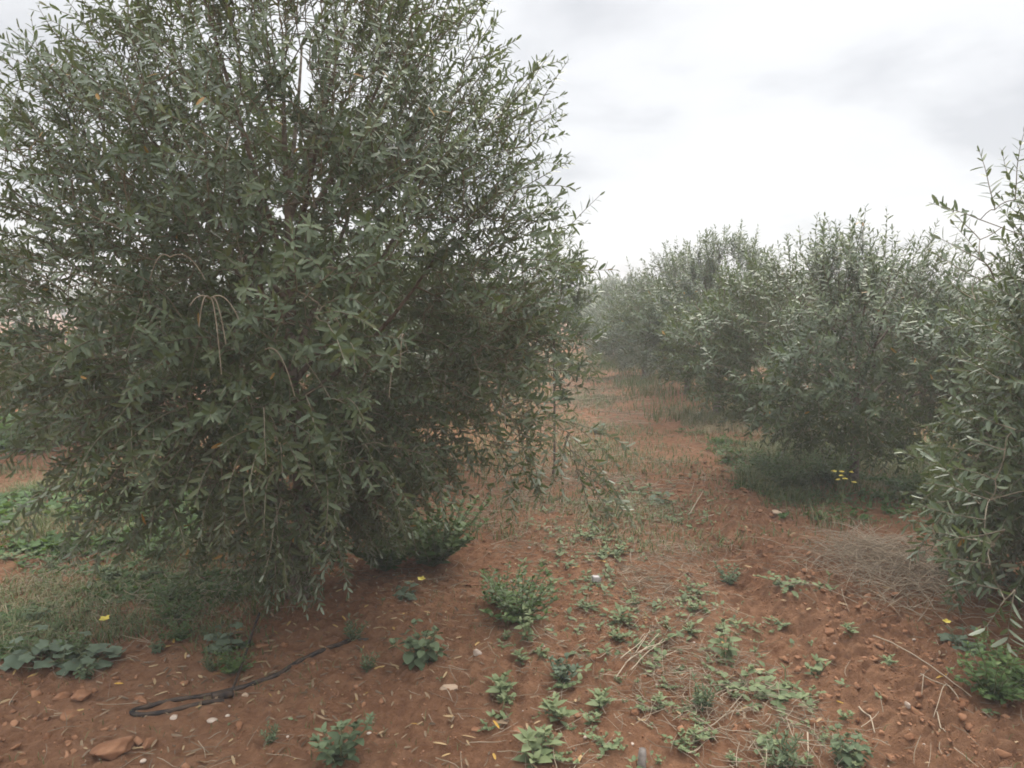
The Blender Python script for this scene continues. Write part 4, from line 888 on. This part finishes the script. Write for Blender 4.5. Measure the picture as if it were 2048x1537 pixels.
# yellow flowers: parts of their gourd plants
def flower(px, py, zoff, size, owner_label):
    o = [q for q in bpy.data.objects if q.get('label') == owner_label][0]
    bb = Buf(); x, y = gp(px, py); base = np.array(o.location)
    d = ray(px, py); yy = o.location.y - 0.02; p = np.array([0, 0, CAM_H]) + d * (yy / d[1]); p[2] = max(p[2], hz(p[0], p[1]) + 0.03)
    a = np.arange(5) * 1.2566; D = np.stack([np.cos(a) * 0.8, np.sin(a) * 0.8 - 0.3, 0.5 + 0 * a], 1); bb.leaves(np.repeat(p[None], 5, 0), D, np.tile([0, -0.4, 1.0], (5, 1)), size, size * 0.7, ROUND, 0.4 + 0.1 * np.arange(5))
    f = bb.build('flower', M_YELLOW); f.parent = o
    f.matrix_parent_inverse = (__import__('mathutils').Matrix.Translation(o.location) @ o.rotation_euler.to_matrix().to_4x4() @ __import__('mathutils').Matrix.Diagonal((*o.scale, 1))).inverted()
flower(843, 1160, 0, 0.026, 'blue green gourd plant with a yellow flower in front of the lush bush')
flower(210, 1240, 0, 0.026, 'blue green gourd plant with a yellow flower in the weedy grass')
flower(1893, 1245, 0, 0.020, 'grey green gourd plant with a yellow flower under the low sprays of the edge tree')

# tall yellow flowering weed at the foot of the second right tree
fx, fy = gp(1680, 1085); fz = hz(fx, fy); fl = empty('flowering_weed', (fx, fy, fz))
sb, lb = Buf(), Buf(); o_ = np.array([fx, fy, fz]); base = np.array([0, 0, 0.0]); rgf = np.random.default_rng(8)
knot = at(1685, 1005, fy) - o_
sb.tube([base, base * 0.5 + knot * 0.5 + [0.006, 0, 0], knot], [0.0034, 0.003, 0.0026], 5)
for (px, py) in ((1668, 943), (1684, 944), (1703, 945), (1690, 958), (1683, 952), (1708, 965), (1676, 960)):
    tip = at(px, py, fy + rgf.uniform(-0.06, 0.06)) - o_
    sb.tube([knot, knot * 0.5 + tip * 0.5 + [0, 0, -0.012], tip], [0.002, 0.0016, 0.0013], 4)
    a = np.arange(9) * 0.698; D = np.stack([np.cos(a), np.sin(a), 0.25 + 0 * a], 1); pb = Buf()
    pb.leaves(np.repeat(tip[None], 9, 0), D, np.tile([0, -0.3, 1.0], (9, 1)) + rgf.normal(0, 0.5, (9, 3)), 0.020, 0.008, OVATE, 0.8); pb.leaves(np.repeat(tip[None] + [0, 0, 0.003], 7, 0), D[:7] + [0, 0, 0.6], np.tile([0, 0, 1.0], (7, 1)), 0.009, 0.007, OVATE, 0.2)
    pb.build('flower', M_YELLOW, fl)
for k in range(46):
    t = rgf.random(); p = base * (1 - t) + knot * (0.1 + t * 0.9); a = rgf.random() * 6.28
    lb.leaves([p], [[math.cos(a), math.sin(a), 0.5]], [[0, 0, 1]], 0.05, 0.008, OVATE, 0.3 + 0.5 * rgf.random())
sb.build('stem', M_STEM, fl); lb.build('foliage', M_LUSH, fl)
tag(fl, 'tall weed with a head of yellow flowers at the foot of the broad olive tree', 'weed')

# ------------------------------------------------------------------ haze
if HAZE:
    m, t, o = nodes('haze_air'); pv = t.nodes.new('ShaderNodeVolumePrincipled')
    pv.inputs['Color'].default_value = (0.96, 0.97, 1.0, 1); pv.inputs['Density'].default_value = HAZE; pv.inputs['Anisotropy'].default_value = 0.0
    t.links.new(pv.outputs[0], o.inputs['Volume'])
    x0, x1, y0, y1, z0, z1 = -150, 150, -12, 115, -1.3, 4.6
    V = [(x, y, z) for z in (z0, z1) for y in (y0, y1) for x in (x0, x1)]
    bb = Buf(); bb.add(V, [np.array([(0, 2, 3, 1), (4, 5, 7, 6), (0, 1, 5, 4), (2, 6, 7, 3), (0, 4, 6, 2), (1, 3, 7, 5)])])
    tag(bb.build('haze', m), 'pale damp air over the grove', 'haze', kind='stuff')
